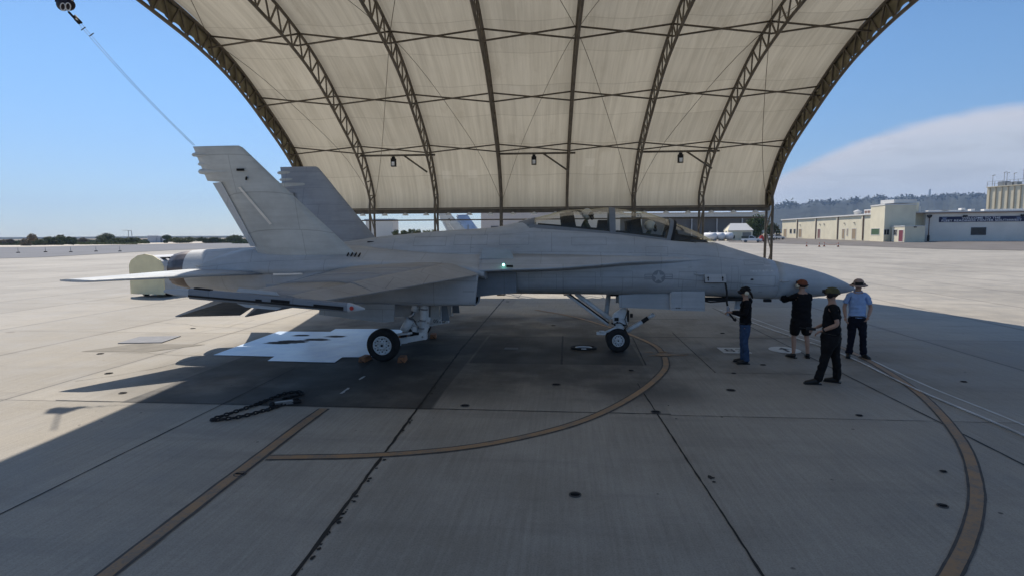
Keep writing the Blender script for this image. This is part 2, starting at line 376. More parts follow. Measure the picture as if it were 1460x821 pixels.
def fus_y(x, z):
    top, bot, hw, zc, pt, pb, cl = fus(x)
    if z >= zc: q, p = (z - zc) / (top - zc), pt
    else: q, p = (zc - z) / (zc - bot), pb
    return hw * max(0, 1 - min(1, abs(q)) ** p) ** (1 / p)
NR = 72
def fus_ring(x, pit=True):
    top, bot, hw, zc, pt, pb, cl = fus(x); out = []
    if not (3.15 < x < 7.75): cl = 9
    for j in range(NR):
        a = 2 * math.pi * j / NR; c, s_ = math.cos(a), math.sin(a); p = pt if s_ >= 0 else pb
        y = hw * sp(c, 2 / p); z = zc + (top - zc if s_ >= 0 else zc - bot) * sp(s_, 2 / p)
        if z > cl:
            z = cl
            if pit and 3.42 < x < 7.2 and abs(y) < .40: z = cl - .75
        out.append(Vector((x, y, z)))
    return out
xs = sorted(set([10.963, 10.93, 10.85, 10.75] + [10.64 - .2 * i for i in range(79)] + [7.69, 7.195, 7.205, 3.415, 3.425, 3.14, 3.16, -5.0]), reverse=True)
xs = [round(x, 4) for x in xs if x >= -5.0]
rad = [x for x in xs if x >= 9.04]
MB().loft([fus_ring(x) for x in rad]).build('radome', RADOME, jet)
b = MB(); b.loft([fus_ring(x) for x in xs if x <= 9.04])
# shoulders between spine and wing
SHO = [(2.35, 2.43, 2.33, 2.16, 2.03, 1.45), (1.5, 2.44, 2.37, 2.28, 2.20, 1.5), (.05, 2.52, 2.46, 2.36, 2.21, 1.5), (-1, 2.62, 2.56, 2.44, 2.18, 1.48), (-2.2, 2.60, 2.58, 2.50, 2.12, 1.42), (-3.2, 2.56, 2.60, 2.52, 2.10, 1.34), (-4.0, 2.40, 2.48, 2.36, 2.08, 1.27), (-4.7, 2.2, 2.2, 2.16, 2.06, 1.2)]
for sg in (1, -1):
    rings = []
    for i in range(40):
        x = 2.35 - 7.05 * i / 39; zj, z9, zm, zo, yo = [interp(SHO, x, k) for k in range(1, 6)]
        rings.append([Vector((x, sg * y, z)) for y, z in ((.45, zj - .05), (.62, zj), (.88, z9), (1.15, zm), (yo - .1, (zm + zo) / 2 - .01), (yo, zo), (yo, zo - .10), (yo - .2, zo - .17), (.8, 1.85), (.45, 1.85))])
    b.loft(rings)
b.build('fuselage', GREY, jet)
# nacelles: intake trunk to engine bay
NAC = [(2.16, 1.15, 1.64, .36, .375, 6), (1.2, 1.13, 1.66, .40, .41, 5.5), (.0, 1.03, 1.74, .45, .48, 5), (-1.2, .90, 1.84, .52, .58, 4), (-2.6, .66, 1.98, .60, .60, 2.8), (-3.8, .54, 2.02, .56, .565, 2.2), (-4.6, .52, 2.03, .52, .52, 2), (-5.15, .51, 2.03, .49, .49, 2)]
def nac_ring(x, sg, sc=1, n=40, lean=0):
    cy, cz, hw, hh, p = [interp(NAC, x, k) for k in range(1, 6)]
    out = []
    for j in range(n):
        a = 2 * math.pi * j / n; c, s_ = math.cos(a), math.sin(a)
        y = cy + hw * sc * sp(c, 2 / p); z = cz + hh * sc * sp(s_, 2 / p)
        out.append(Vector((x + lean * (z - cz), sg * y, z)))
    return out
for sg in (-1, 1):
    b = MB(); X = [2.16 - .19 * i for i in range(39)]
    b.loft([nac_ring(x, sg, lean=.12 * max(0, (x - 1) / 1.16)) for x in X if x >= -5.15] + [nac_ring(-5.15, sg)], cap=False)
    nac = b.build('nacelle', GREY, jet)
    b = MB()  # intake lip and throat
    lip = [nac_ring(2.16, sg, 1, lean=.12), nac_ring(2.19, sg, .975, lean=.12), nac_ring(2.15, sg, .93, lean=.12), nac_ring(1.6, sg, .88), nac_ring(.6, sg, .8)]
    b.loft(lip, cap=False, mfun=lambda i, j: 0 if i < 2 else 1); o = len(b.v) - 40; b.face(range(o, o + 40), 1)
    b.build('intake_lip', [GREY, DARK], nac)
    b = MB()  # boundary layer splitter plate forward of the intake
    yy = .90 * sg
    b.plate([(1.9, yy, 2.10), (3.02, yy * .96, 2.10), (3.02, yy * .96, 1.515), (1.9, yy, 1.40)], .05)
    b.box((2.3, sg * .82, 1.78), (.9, .12, .6), m=1)
    b.build('splitter_plate', [GREYD, DARK], nac)
    b = MB()  # exhaust nozzle of overlapping petals
    n = 48; prof = [(-5.12, .485), (-5.3, .475), (-5.45, .445), (-5.62, .405), (-5.62, .37), (-5.4, .38), (-5.0, .40)]
    rings = [[Vector((x, sg * .51 + (r - (.012 if j % 3 == 0 and i < 4 else 0)) * math.cos(2 * math.pi * j / n), 2.03 + (r - (.012 if j % 3 == 0 and i < 4 else 0)) * math.sin(2 * math.pi * j / n))) for j in range(n)] for i, (x, r) in enumerate(prof)]
    b.loft(rings, cap=False); o = len(b.v) - n; b.face(range(o, o + n), 1)
    b.build('exhaust_nozzle', [BURNT, DARK], nac)
# leading edge extensions
LX = [(7.5, .62, 2.275, 2.26), (6.6, .80, 2.33, 2.245), (5.64, 1.02, 2.37, 2.225), (4.85, 1.2, 2.40, 2.17), (3.76, 1.36, 2.43, 2.105), (3.03, 1.41, 2.445, 2.085), (2.2, 1.46, 2.43, 2.06)]
for sg in (-1, 1):
    b = MB(); rings = []
    for i in range(44):
        x = 7.5 - 5.3 * i / 43; ye, zi, ze = interp(LX, x, 1), interp(LX, x, 2), interp(LX, x, 3); yi = max(.45, fus_y(x, zi) - .08)
        rings.append([Vector((x, sg * y, z)) for y, z in ((yi, zi), ((yi + ye) / 2, (zi + ze) / 2 + .035), (ye - .04, ze + .022), (ye, ze), (ye - .04, ze - .03), ((yi + ye) / 2, ze - .07), (yi, ze - .12))])
    b.loft(rings); lx = b.build('leading_edge_extension', GREY, jet)
    MB().plate([(2.17, sg * 1.02, 2.30), (2.985, sg * .98, 2.31), (2.9, sg * .93, 2.50), (2.28, sg * .95, 2.58)], .025).build('fence', GREY, lx)
    if sg < 0:
        MB().ball((2.78, -1.385, 2.185), (.03, .02, .03)).build('position_light', mat('green_lamp', (.1, .8, .6), .3, emit=((.25, 1, .72), 6)), lx)
        MB().box((2.92, -1.40, 2.155), (.15, .03, .05)).build('light_housing', BLACK, lx)
# wings
def wing_sec(xa, xb, y, za, zb, t, n=7):
    """closed airfoil-like ring between xa (front) and xb (rear)"""
    up, lo = [], []
    for i in range(n + 1):
        f = i / n; x = xa + (xb - xa) * f; z = za + (zb - za) * f; h = t * (1 - (2 * f - 1) ** 4) * .5 + .012
        up.append(Vector((x, y, z + h))); lo.append(Vector((x, y, z - h)))
    return up + lo[::-1]
for sg in (-1, 1):
    w = MB().loft([wing_sec(1.62, -1.02, sg * 1.42, 2.20, 2.10, .13), wing_sec(1.50, -1.02, sg * 1.5, 2.195, 2.09, .13), wing_sec(.30, -1.1, sg * 4.19, 1.985, 1.95, .085)], smooth=True).build('inner_wing', WINGM, jet)
    wo = MB().loft([wing_sec(.30, -1.1, sg * 4.205, 1.985, 1.95, .085), wing_sec(-.20, -1.18, sg * 5.58, 1.90, 1.905, .055)], smooth=True).build('outer_wing', WINGM, jet)
    def flap(name, a, b_, par, t0, t1):  # a, b_: (front xyz, rear xyz)
        rings = []
        for (f, r), in ((a,), (b_,)):
            f, r = Vector(f), Vector(r); up = []; lo = []; d = (r - f); nr = Vector((-d.z, 0, d.x)).normalized(); nr = nr if nr.z > 0 else -nr
            for i in range(7):
                q = i / 6; h = (t0 * (1 - q) + t1 * q) * (1 if 0 < q else .6) * .5; p = f + d * q
                up.append(p + nr * h); lo.append(p - nr * h)
            rings.append(up + lo[::-1])
        return MB().loft(rings, smooth=False).build(name, WINGM, par)
    flap('leading_edge_flap', ((1.52, sg * 1.5, 2.20), (2.24, sg * 1.5, 1.975)), ((.31, sg * 4.19, 1.985), (.76, sg * 4.19, 1.835)), w, .13, .02)
    flap('leading_edge_flap', ((.31, sg * 4.21, 1.985), (.76, sg * 4.21, 1.835)), ((-.2, sg * 5.56, 1.90), (.2, sg * 5.56, 1.815)), wo, .085, .02)
    flap('trailing_edge_flap', ((-1.0, sg * 1.55, 2.07), (-1.93, sg * 1.55, 1.26)), ((-1.08, sg * 3.92, 1.945), (-1.87, sg * 3.92, 1.35)), w, .12, .02)
    flap('aileron', ((-1.08, sg * 4.06, 1.945), (-1.89, sg * 4.06, 1.40)), ((-1.17, sg * 5.4, 1.90), (-2.2, sg * 5.4, 1.56)), wo, .09, .02)
    MB().box((-1.0, sg * 4.2, 1.93), (.5, .10, .12)).build('fold_hinge_fairing', WINGM, wo)
    b = MB()  # wingtip launcher rail
    def rr(x, z, w_, h): return [Vector((x, sg * 5.7 + a * w_, z + c * h)) for a, c in ((-1, -.6), (-1, .6), (-.6, 1), (.6, 1), (1, .6), (1, -.6), (.6, -1), (-.6, -1))]
    zr = lambda x: 1.743 + (1.115 - x) * .0804
    b.loft([rr(x, zr(x), w_, h) for x, w_, h in ((1.115, .012, .012), (1.0, .04, .045), (.86, .06, .075))], m=1)
    b.loft([rr(x, zr(x), w_, h) for x, w_, h in ((.86, .058, .07), (.2, .06, .075), (-1.7, .06, .08))], smooth=False)
    b.loft([rr(x, zr(x), w_, h) for x, w_, h in ((-1.7, .05, .06), (-1.95, .05, .05), (-2.13, .03, .02))], smooth=False, m=1)
    yo = sg * 5.762
    for x0, x1, dz in ((.33, .80, .0), (-.35, -.05, .02), (-.6, -.5, .0)): b.bar((x0, yo, zr(x0) + dz - .01), (x1, yo, zr(x1) + dz - .01), .012, .045, 3)
    b.bar((-1.7, yo, zr(-1.7) - .03), (.8, yo, zr(.8) - .03), .016, .03, 2)
    b.bar((-1.62, sg * 5.70, zr(-1.7) + .082), (-1.35, sg * 5.7, zr(-1.35) + .082), .08, .02, 3)
    M = Matrix.Translation((.93, yo - sg * .002, zr(.93))) @ Matrix.Rotation(R(90), 4, 'X'); b.lathe([(.032, -.006), (.032, .006)], 16, 4, M)
    b.plate([(-.95, sg * 5.69, zr(-.95) + .09), (-.25, sg * 5.69, zr(-.25) + .09), (-.3, sg * 5.69, zr(-.3) + .14), (-.9, sg * 5.69, zr(-.9) + .15)], .02, 1)
    b.plate([(-.95, sg * 5.69, zr(-.95) - .09), (-.2, sg * 5.69, zr(-.2) - .09), (-.3, sg * 5.69, zr(-.3) - .14), (-.8, sg * 5.69, zr(-.8) - .14)], .02, 1)
    b.build('launcher_rail', [GREYD, GREYL, BLACK, DARK, RED], wo)
# fins and rudders
for sg in (-1, 1):
    def fp(x, lat, z, off): return Vector((x, sg * lat + off, z))
    rings = []
    for lat, z, xl, xt, t in ((1.0, 2.25, -.45, -3.05, .11), (1.15, 2.45, -.72, -3.10, .10), (1.72, 4.08, -2.24, -3.56, .06), (1.73, 4.11, -2.27, -3.90, .055), (1.86, 4.5, -2.62, -3.98, .045), (1.94, 4.80, -2.90, -4.04, .035), (1.955, 4.84, -2.98, -4.05, .02)):
        a, c = [], []
        for i in range(9):
            q = i / 8; h = t * (1 - (2 * q - 1) ** 2) ** .7 + .008; x = xl + (xt - xl) * q
            a.append(Vector((x, sg * lat + h, z - .36 * h * sg * sg))); c.append(Vector((x, sg * lat - h, z + .0 * h)))
        rings.append(a + c[::-1])
    f = MB().loft(rings).build('tail_fin', FINM if sg < 0 else FINSHADE, jet)  # far fin darker than the near one: shade put into its grey
    b = MB(); rings = []
    for lat, z, x0, x1, dy in ((1.21, 2.62, -3.10, -3.37, .20), (1.71, 4.08, -3.57, -3.92, .20)):
        rings.append([Vector((x0, sg * lat + .035, z)), Vector((x1, sg * (lat - dy) + .006, z)), Vector((x1, sg * (lat - dy) - .006, z)), Vector((x0, sg * lat - .035, z))])
    b.loft(rings, smooth=False); b.build('rudder', GREYL, f)
    b = MB(); ys = sg * 1.92
    for z, x0, x1, r in ((4.67, -3.6, -4.12, .05), (4.47, -3.5, -4.03, .045), (4.31, -3.1, -4.06, .065)):
        lat = 1.72 + (z - 4.08) * .31
        b.tube([(x0, sg * lat, z), (x0 - .2, sg * lat, z), (x1 + .1, sg * lat, z), (x1 + .03, sg * lat, z), (x1, sg * lat, z)], [.02, r, r, r * .8, r * .3], 10)
    b.build('antenna_fairing', FINM, f)
    if sg < 0:
        nb = lambda x, z, dy=-.10: (x, -(1.15 + (z - 2.45) * .342) + dy, z)
        MB().plate([nb(-3.16, 3.95), nb(-3.10, 3.96), nb(-2.55, 3.14), nb(-2.61, 3.12)], .01).build('formation_strip', STRIPM, f)
        b = MB(); b.bar(nb(-3.10, 4.325), nb(-2.93, 4.325), .02, .05); b.build('light_opening', [DARK, STRIPM], f); b = MB(); b.bar(nb(-2.94, 4.11), nb(-2.90, 4.17), .02, .045); b.build('light_opening', [DARK, STRIPM], f); b = MB(); b.bar(nb(-3.10, 4.33, -.08), nb(-3.03, 4.33, -.08), .02, .035, 1)
        b.build('light_lens', [DARK, STRIPM], f)
# stabilators
for sg in (-1, 1):
    rings = []
    for lat, xl, xt, zl, zt, t in ((1.15, -2.72, -5.22, 1.99, 2.035, .11), (2.9, -5.12, -6.02, 1.965, 1.985, .05), (3.22, -5.5, -6.18, 1.955, 1.98, .035), (3.3, -5.66, -6.22, 1.957, 1.98, .025)):
        rings.append(wing_sec(xl, xt, sg * lat, zl, zt, t, 8))
    MB().loft(rings).build('stabilator', GREYL, jet)
# cockpit: canopy, windscreen, frames, seats
CAN = [(7.69, .0, 2.65, .30), (7.3, .22, 2.66, .36), (6.734, .44, 2.685, .42), (6.534, .515, 2.70, .435), (5.918, .615, 2.78, .45), (5.267, .62, 2.86, .465), (4.746, .545, 2.915, .465), (4.186, .465, 2.975, .46), (3.726, .315, 3.02, .45), (3.279, .165, 3.062, .43)]
def can_ring(x, n=25, out=0.0, a0=0, a1=math.pi):
    h, zs, hw = [interp(CAN, x, k) for k in (1, 2, 3)]; h = max(h, .012)
    return [Vector((x, (hw + out) * sp(math.cos(a0 + (a1 - a0) * j / (n - 1)), .9), zs + (h + out) * sp(math.sin(a0 + (a1 - a0) * j / (n - 1)), .95))) for j in range(n)]
cx = [6.60 - 3.30 * i / 40 for i in range(41)]
MB().loft([can_ring(x) for x in cx], cap=False, closed=False).build('canopy', GLASS, jet)
MB().loft([can_ring(x) for x in [7.68 - .98 * i / 16 for i in range(17)]], cap=False, closed=False).build('windscreen', GLASS, jet)
b = MB()
for xa, xb, o1 in ((5.19, 5.33, .022), ):
    b.loft([can_ring(xa, 25, .0), can_ring(xa, 25, o1), can_ring(xb, 25, o1), can_ring(xb, 25, .0)], cap=False, closed=False, smooth=False)
    b.loft([can_ring(xa, 25, -.05), can_ring(xb, 25, -.05)], cap=False, closed=False, smooth=False); b.loft([can_ring(xa, 25, -.05), can_ring(xa, 25, o1)], cap=False, closed=False, smooth=False); b.loft([can_ring(xb, 25, o1), can_ring(xb, 25, -.05)], cap=False, closed=False, smooth=False)
def slant(xb, o): return [Vector((xb + (p.z - 2.69) * .26, p.y, p.z)) for p in can_ring(xb + .05, 25, o)]
b.loft([slant(6.50, -.03), slant(6.50, .02), slant(6.60, .02), slant(6.60, -.03)], cap=False, closed=False, smooth=False)
for sg in (-1, 1):
    pts = [(x, sg * (interp(CAN, x, 3) + .012), interp(CAN, x, 2)) for x in [6.5 - 3.2 * i / 20 for i in range(21)]]
    b.loft([[Vector((x, y - sg * .05, z + .05)), Vector((x, y, z + .045)), Vector((x, y + sg * .045, z - .09)), Vector((x, y - sg * .05, z - .09))] for x, y, z in pts], smooth=False)
b.loft([can_ring(3.42, 25, .012), can_ring(3.28, 25, .012), [Vector((3.02, p.y * .5, 3.0 + (p.z - 3.0) * .8)) for p in can_ring(3.28)]], cap=True, closed=False, smooth=True)
b.build('canopy_frame', FRAMEG, jet)
b = MB(); b.loft([slant(6.595, -.035), slant(6.595, .026), slant(6.66, .026), slant(6.66, -.035)], cap=False, closed=False, smooth=False); b.build('windscreen_bow', BLACK, jet)
b = MB(); b.box((5.3, 0, 2.16), (3.7, .74, .05)); b.box((6.95, 0, 2.55), (.5, .6, .5), taper=.8); b.box((5.15, 0, 2.62), (.28, .66, .62), taper=.85); b.box((3.62, 0, 2.9), (.35, .66, .30)); b.box((6.7, 0, 2.84), (.3, .34, .2), taper=.7); b.box((5.05, .0, 3.04), (.3, .5, .30), taper=.7)
for sg in (-1, 1):
    for x0, x1, z0, z1 in ((3.5, 5.15, 3.045, 2.90), (5.35, 6.45, 2.865, 2.735)): b.bar((x0, sg * .395, z0 + .02), (x1, sg * .395, z1 + .02), .05, .12)
b.loft([[Vector((x, y, z)) for y, z in ((-w_, zz), (-w_ * .6, zz + hh), (w_ * .6, zz + hh), (w_, zz))] for x, w_, zz, hh in ((6.62, .36, 2.68, .2), (7.1, .33, 2.66, .13), (7.5, .25, 2.645, .03))], smooth=False)
b.build('cockpit_interior', SEATM, jet)
for x0, zt in ((4.18, 3.37), (5.76, 3.18)):
    b = MB(); M = Matrix.Translation((x0, 0, zt)) @ Matrix.Rotation(R(-9), 4, 'Y')
    b.box((0, 0, -.18), (.36, .5, .38), M=M, taper=.92); b.box((-.05, 0, -.62), (.2, .46, .7), M=M); b.box((.28, 0, -.82), (.5, .46, .16)); b.v[-8:] = [tuple(M @ Vector(p)) for p in b.v[-8:]]
    b.box((.02, -.24, -.12), (.2, .05, .2), M=M); b.box((.02, .24, -.12), (.2, .05, .2), M=M)
    b.build('ejection_seat', SEATM, jet)
# markings, panels and antennae on the starboard side
def side(x, z, out=.004): return Vector((x, -fus_y(x, z) - out, z))
b = MB(); cx0, cz0, r0 = 6.29, 1.87, .155
def sheet(b, poly, m=0, out=.005):
    """small decal patch, subdivided so that it follows the skin"""
    n = 8; (a, c, d, e) = poly; o = len(b.v)
    for i in range(n + 1):
        for j in range(n + 1):
            u, v = i / n, j / n; x = (a[0] * (1 - u) + c[0] * u) * (1 - v) + (e[0] * (1 - u) + d[0] * u) * v; z = (a[1] * (1 - u) + c[1] * u) * (1 - v) + (e[1] * (1 - u) + d[1] * u) * v
            b.v.append(tuple(side(x, z, out)))
    for i in range(n):
        for j in range(n): b.face((o + i * (n + 1) + j, o + (i + 1) * (n + 1) + j, o + (i + 1) * (n + 1) + j + 1, o + i * (n + 1) + j + 1), m)
n = 28; o = len(b.v)
for k in range(5):
    for j in range(n): a = 2 * math.pi * j / n; b.v.append(tuple(side(cx0 + r0 * k / 4 * math.cos(a), cz0 + r0 * k / 4 * math.sin(a), .005)))
for k in range(4):
    for j in range(n): b.face((o + k * n + j, o + k * n + (j + 1) % n, o + (k + 1) * n + (j + 1) % n, o + (k + 1) * n + j), 0)
o = len(b.v); b.v.append(tuple(side(cx0, cz0, .008)))
for j in range(10):
    a = math.pi / 2 + math.pi * j / 5; rr_ = r0 * (.94 if j % 2 == 0 else .37); b.v.append(tuple(side(cx0 + rr_ * math.cos(a), cz0 + rr_ * math.sin(a), .008)))
for j in range(10): b.face((o, o + 1 + j, o + 1 + (j + 1) % 10), 1)
for sx in (-1, 1):
    for z0, z1 in ((-.055, -.04), (.05, .065), (-.005, .01)): sheet(b, ((cx0 + sx * r0 * .95, cz0 + z0), (cx0 + sx * r0 * 2.0, cz0 + z0), (cx0 + sx * r0 * 2.0, cz0 + z1), (cx0 + sx * r0 * .95, cz0 + z1)), 0)
    sheet(b, ((cx0 + sx * r0 * 1.96, cz0 - .055), (cx0 + sx * r0 * 2.06, cz0 - .055), (cx0 + sx * r0 * 2.06, cz0 + .065), (cx0 + sx * r0 * 1.96, cz0 + .065)), 0)
INSD = mat('insignia_dark', (.23, .26, .295), .5, var=.06); INSL = mat('insignia_light', (.38, .415, .45), .5, var=.05)
b.build('star_insignia', [INSD, INSL], jet)
STEN = mat('grey_stencil', (.30, .33, .36), .5, var=.3, scale=60); PALE = mat('pale_stencil', (.50, .52, .54), .5, var=.2, scale=20)
b = MB()
x = 8.37
for wdt in (.16, .10, .05, .12, .06, .03): sheet(b, ((x, 1.975), (x + wdt, 1.97), (x + wdt, 2.01), (x, 2.015))); x += wdt + .015
b.build('stencil_marking', [PALE, INSL], jet); b = MB(); sheet(b, ((8.72, 2.10), (8.88, 2.095), (8.88, 2.125), (8.72, 2.13))); b.build('stencil_marking', [PALE, INSL], jet); b = MB(); sheet(b, ((5.42, 2.49), (5.9, 2.47), (5.9, 2.60), (5.42, 2.62)), 1); b.build('stencil_marking', [PALE, INSL], jet); b = MB()
for i in range(3): sheet(b, ((4.9 + .03 * i, 2.50 + .03 * i), (5.08 - .03 * i, 2.50 + .03 * i), (5.08 - .03 * i, 2.515 + .03 * i), (4.9 + .03 * i, 2.515 + .03 * i)), 1)
b.build('stencil_marking', [PALE, INSL], jet)
b = MB()
def outline(x0, x1, z0, z1, w=.007):
    b = MB()
    for q in (((x0, z0), (x1, z0), (x1, z0 + w), (x0, z0 + w)), ((x0, z1), (x1, z1), (x1, z1 + w), (x0, z1 + w)), ((x0, z0), (x0 + w, z0), (x0 + w, z1), (x0, z1)), ((x1, z0), (x1 + w, z0), (x1 + w, z1), (x1, z1))): sheet(b, q, 0, .0025)
    b.build('panel_seam', SEAM, jet)
SEAM = mat('seam_dark', (.22, .245, .27), .6, var=.05)
for q in ((8.15, 8.95, 1.62, 1.88), (8.25, 8.75, 2.12, 2.24), (7.95, 8.1, 1.55, 2.1), (6.75, 7.15, 1.62, 1.98), (5.0, 5.7, 1.62, 2.0), (4.1, 4.85, 1.58, 1.98), (3.3, 3.95, 1.58, 1.95), (4.3, 5.1, 2.60, 2.78), (2.6, 3.3, 2.62, 2.86), (1.5, 2.3, 2.62, 2.86), (.5, 1.3, 2.6, 2.82), (6.0, 6.5, 2.35, 2.55)): outline(*q)
for x, z in ((8.6, 1.50), (7.5, 1.62), (5.35, 1.52), (4.45, 1.50), (3.5, 1.50), (6.95, 2.08), (5.6, 2.42), (3.0, 2.55), (1.9, 2.55)):
    b = MB(); sheet(b, ((x, z), (x + .09, z), (x + .09, z + .018), (x, z + .018)), 0, .004); b.build('stencil_marking', STEN, jet)
b = MB()  # open avionics bay door on the right side of the nose
sheet(b, ((7.34, 1.72), (7.80, 1.72), (7.80, 1.92), (7.34, 1.92)), 1, .012); b.build('bay_opening', [GREY, DARK], jet)
b = MB(); b.plate([(7.33, -.70, 1.93), (7.80, -.69, 1.93), (7.80, -.775, 1.745), (7.33, -.785, 1.745)], .018)
for x in (7.40, 7.72): b.ball((x, -.755, 1.85), (.018, .012, .028), 1); b.ball((x, -.77, 1.80), (.014, .012, .02), 1)
b.build('access_door', [GREY, BLACK], jet)
b = MB(); b.tube([(7.78, -.76, 1.74), (7.80, -.83, 1.55), (7.80, -.85, 1.3), (7.86, -.86, 1.05), (7.97, -.87, .92), (8.0, -.87, .95)], .022, 8); b.tube([(7.95, -.86, .93), (8.01, -.87, .90)], .03, 8); b.tube([(7.2,-.55,1.34),(7.5,-.58,1.28),(7.9,-.5,1.30)],.02,6)
b.build('test_cable', BLACK, jet)
b = MB()
for x, z in ((7.2, 1.925), (9.14, 1.755)):
    p = side(x, z); b = MB(); b.tube([p + Vector((-.14, .02, .01)), p + Vector((0, -.05, 0)), p + Vector((.16, .02, 0))], [.01, .028, .01], 8); b.build('data_probe', GREY, jet)
p = side(8.42, 1.80); MB().ball(p, (.035, .01, .02)).build('pressure_port', BLACK, jet)
MB().box((8.28, -.1, 1.19), (.20, .03, .26), taper=.8).build('blade_antenna', GREYL, jet)
MB().box((9.5, -.1, 1.29), (.5, .2, .05)).build('belly_fairing', BLACK, jet); MB().box((8.9, -.2, 1.28), (.16, .1, .06)).build('belly_fairing', BLACK, jet); MB().box((7.9, -.25, 1.32), (.9, .3, .06)).build('belly_fairing', BLACK, jet)
MB().plate([(-2.62, -1.395, 1.955), (-1.88, -1.47, 1.975), (-1.88, -1.475, 2.01), (-2.62, -1.40, 1.995)], .02).build('formation_strip', STRIPM, jet)
MB().box((1.75, 0, 3.02), (.05, .012, .18), taper=.5).build('blade_antenna', GREY, jet)

b = MB()
for k in range(4): b.bar((-.60 - .09 * k, -1.30, 2.372 + .006 * k), (-.60 - .09 * k, -1.16, 2.45 + .006 * k), .018, .03)
b.build('louvre', DARK, jet)
MB().box((-.62, -fus_y(-.62, 2.70) - .002, 2.70), (.16, .02, .03)).build('spine_slot', DARK, jet)
MB().box((.30, -1.452, 1.52), (.035, .02, .30)).build('nacelle_gap', DARK, jet)
b = MB(); b.bar((.9, -1.51, 1.33), (-2.6, -1.2, 1.46), .012, .016); b.build('nacelle_seam', SEAM, jet)
b = MB(); b.bar((2.14, -1.515, 1.60), (.3, -1.49, 1.60), .010, .012); b.build('nacelle_seam', SEAM, jet)
for y0, z0, x0, y1, z1, x1 in ((-1.5, 2.214, 1.50, -4.19, 2.003, .30), (-4.21, 2.003, .30, -5.56, 1.918, -.20), (-1.5, 2.11, -1.02, -4.19, 1.968, -1.1), (-4.2, 2.01, .28, -4.2, 1.97, -1.08), (-2.6, 2.175, .98, -2.6, 2.06, -1.0), (-3.4, 2.105, .64, -3.4, 2.02, -1.04)):
    b = MB(); m_ = 8
    for k in range(m_):
        q0, q1 = k / m_, (k + 1) / m_; bow = (lambda q: .055 * (1 - (2 * q - 1) ** 4)) if abs(y0 - y1) < .1 else (lambda q: 0)
        b.bar((x0 + (x1 - x0) * q0, y0 + (y1 - y0) * q0, z0 + (z1 - z0) * q0 + bow(q0)), (x0 + (x1 - x0) * q1, y0 + (y1 - y0) * q1, z0 + (z1 - z0) * q1 + bow(q1)), .016, .006)
    b.build('wing_seam', SEAM, jet)
# landing gear
def wheel(name, par, c, r, w, rim_r, holes, sg):
    M = Matrix.Translation(c) @ Matrix.Rotation(R(90), 4, 'X')
    b = MB(); b.lathe([(rim_r, -w / 2 * .75), (rim_r + .02, -w / 2 * .92), (r * .80, -w / 2), (r * .93, -w / 2 * .88), (r * .99, -w / 2 * .55), (r, 0), (r * .99, w / 2 * .55), (r * .93, w / 2 * .88), (r * .80, w / 2), (rim_r + .02, w / 2 * .92), (rim_r, w / 2 * .75)], 40, 0, M, cap=False)
    t = b.build(name, TYRE, par)
    b = MB(); e = w / 2 * .80
    b.lathe([(rim_r * 1.02, -e), (rim_r * 1.02, e), (rim_r * .96, e + .012), (rim_r * .86, e + .006), (rim_r * .80, e - .02), (rim_r * .45, e - .01), (rim_r * .40, e + .03), (rim_r * .28, e + .035), (rim_r * .26, e + .015), (.004, e + .015)], 36, 0, M)
    b.lathe([(rim_r * 1.0, -e - .005), (.01, -e - .02)], 24, 0, M)
    for ring, rr_, hr in holes:
        for k in range(ring):
            a = 2 * math.pi * (k + (.5 if hr < .011 else 0)) / ring
            M2 = M @ Matrix.Translation((rr_ * math.cos(a), rr_ * math.sin(a), 0)); b.lathe([(hr, e - .03), (hr, e + .010)], 10, 1, M2)
    b.lathe([(rim_r * .12, e), (rim_r * .12, e + .03)], 12, 1, M)
    b.build('rim', [GEARW, BLACK], t)
    return t
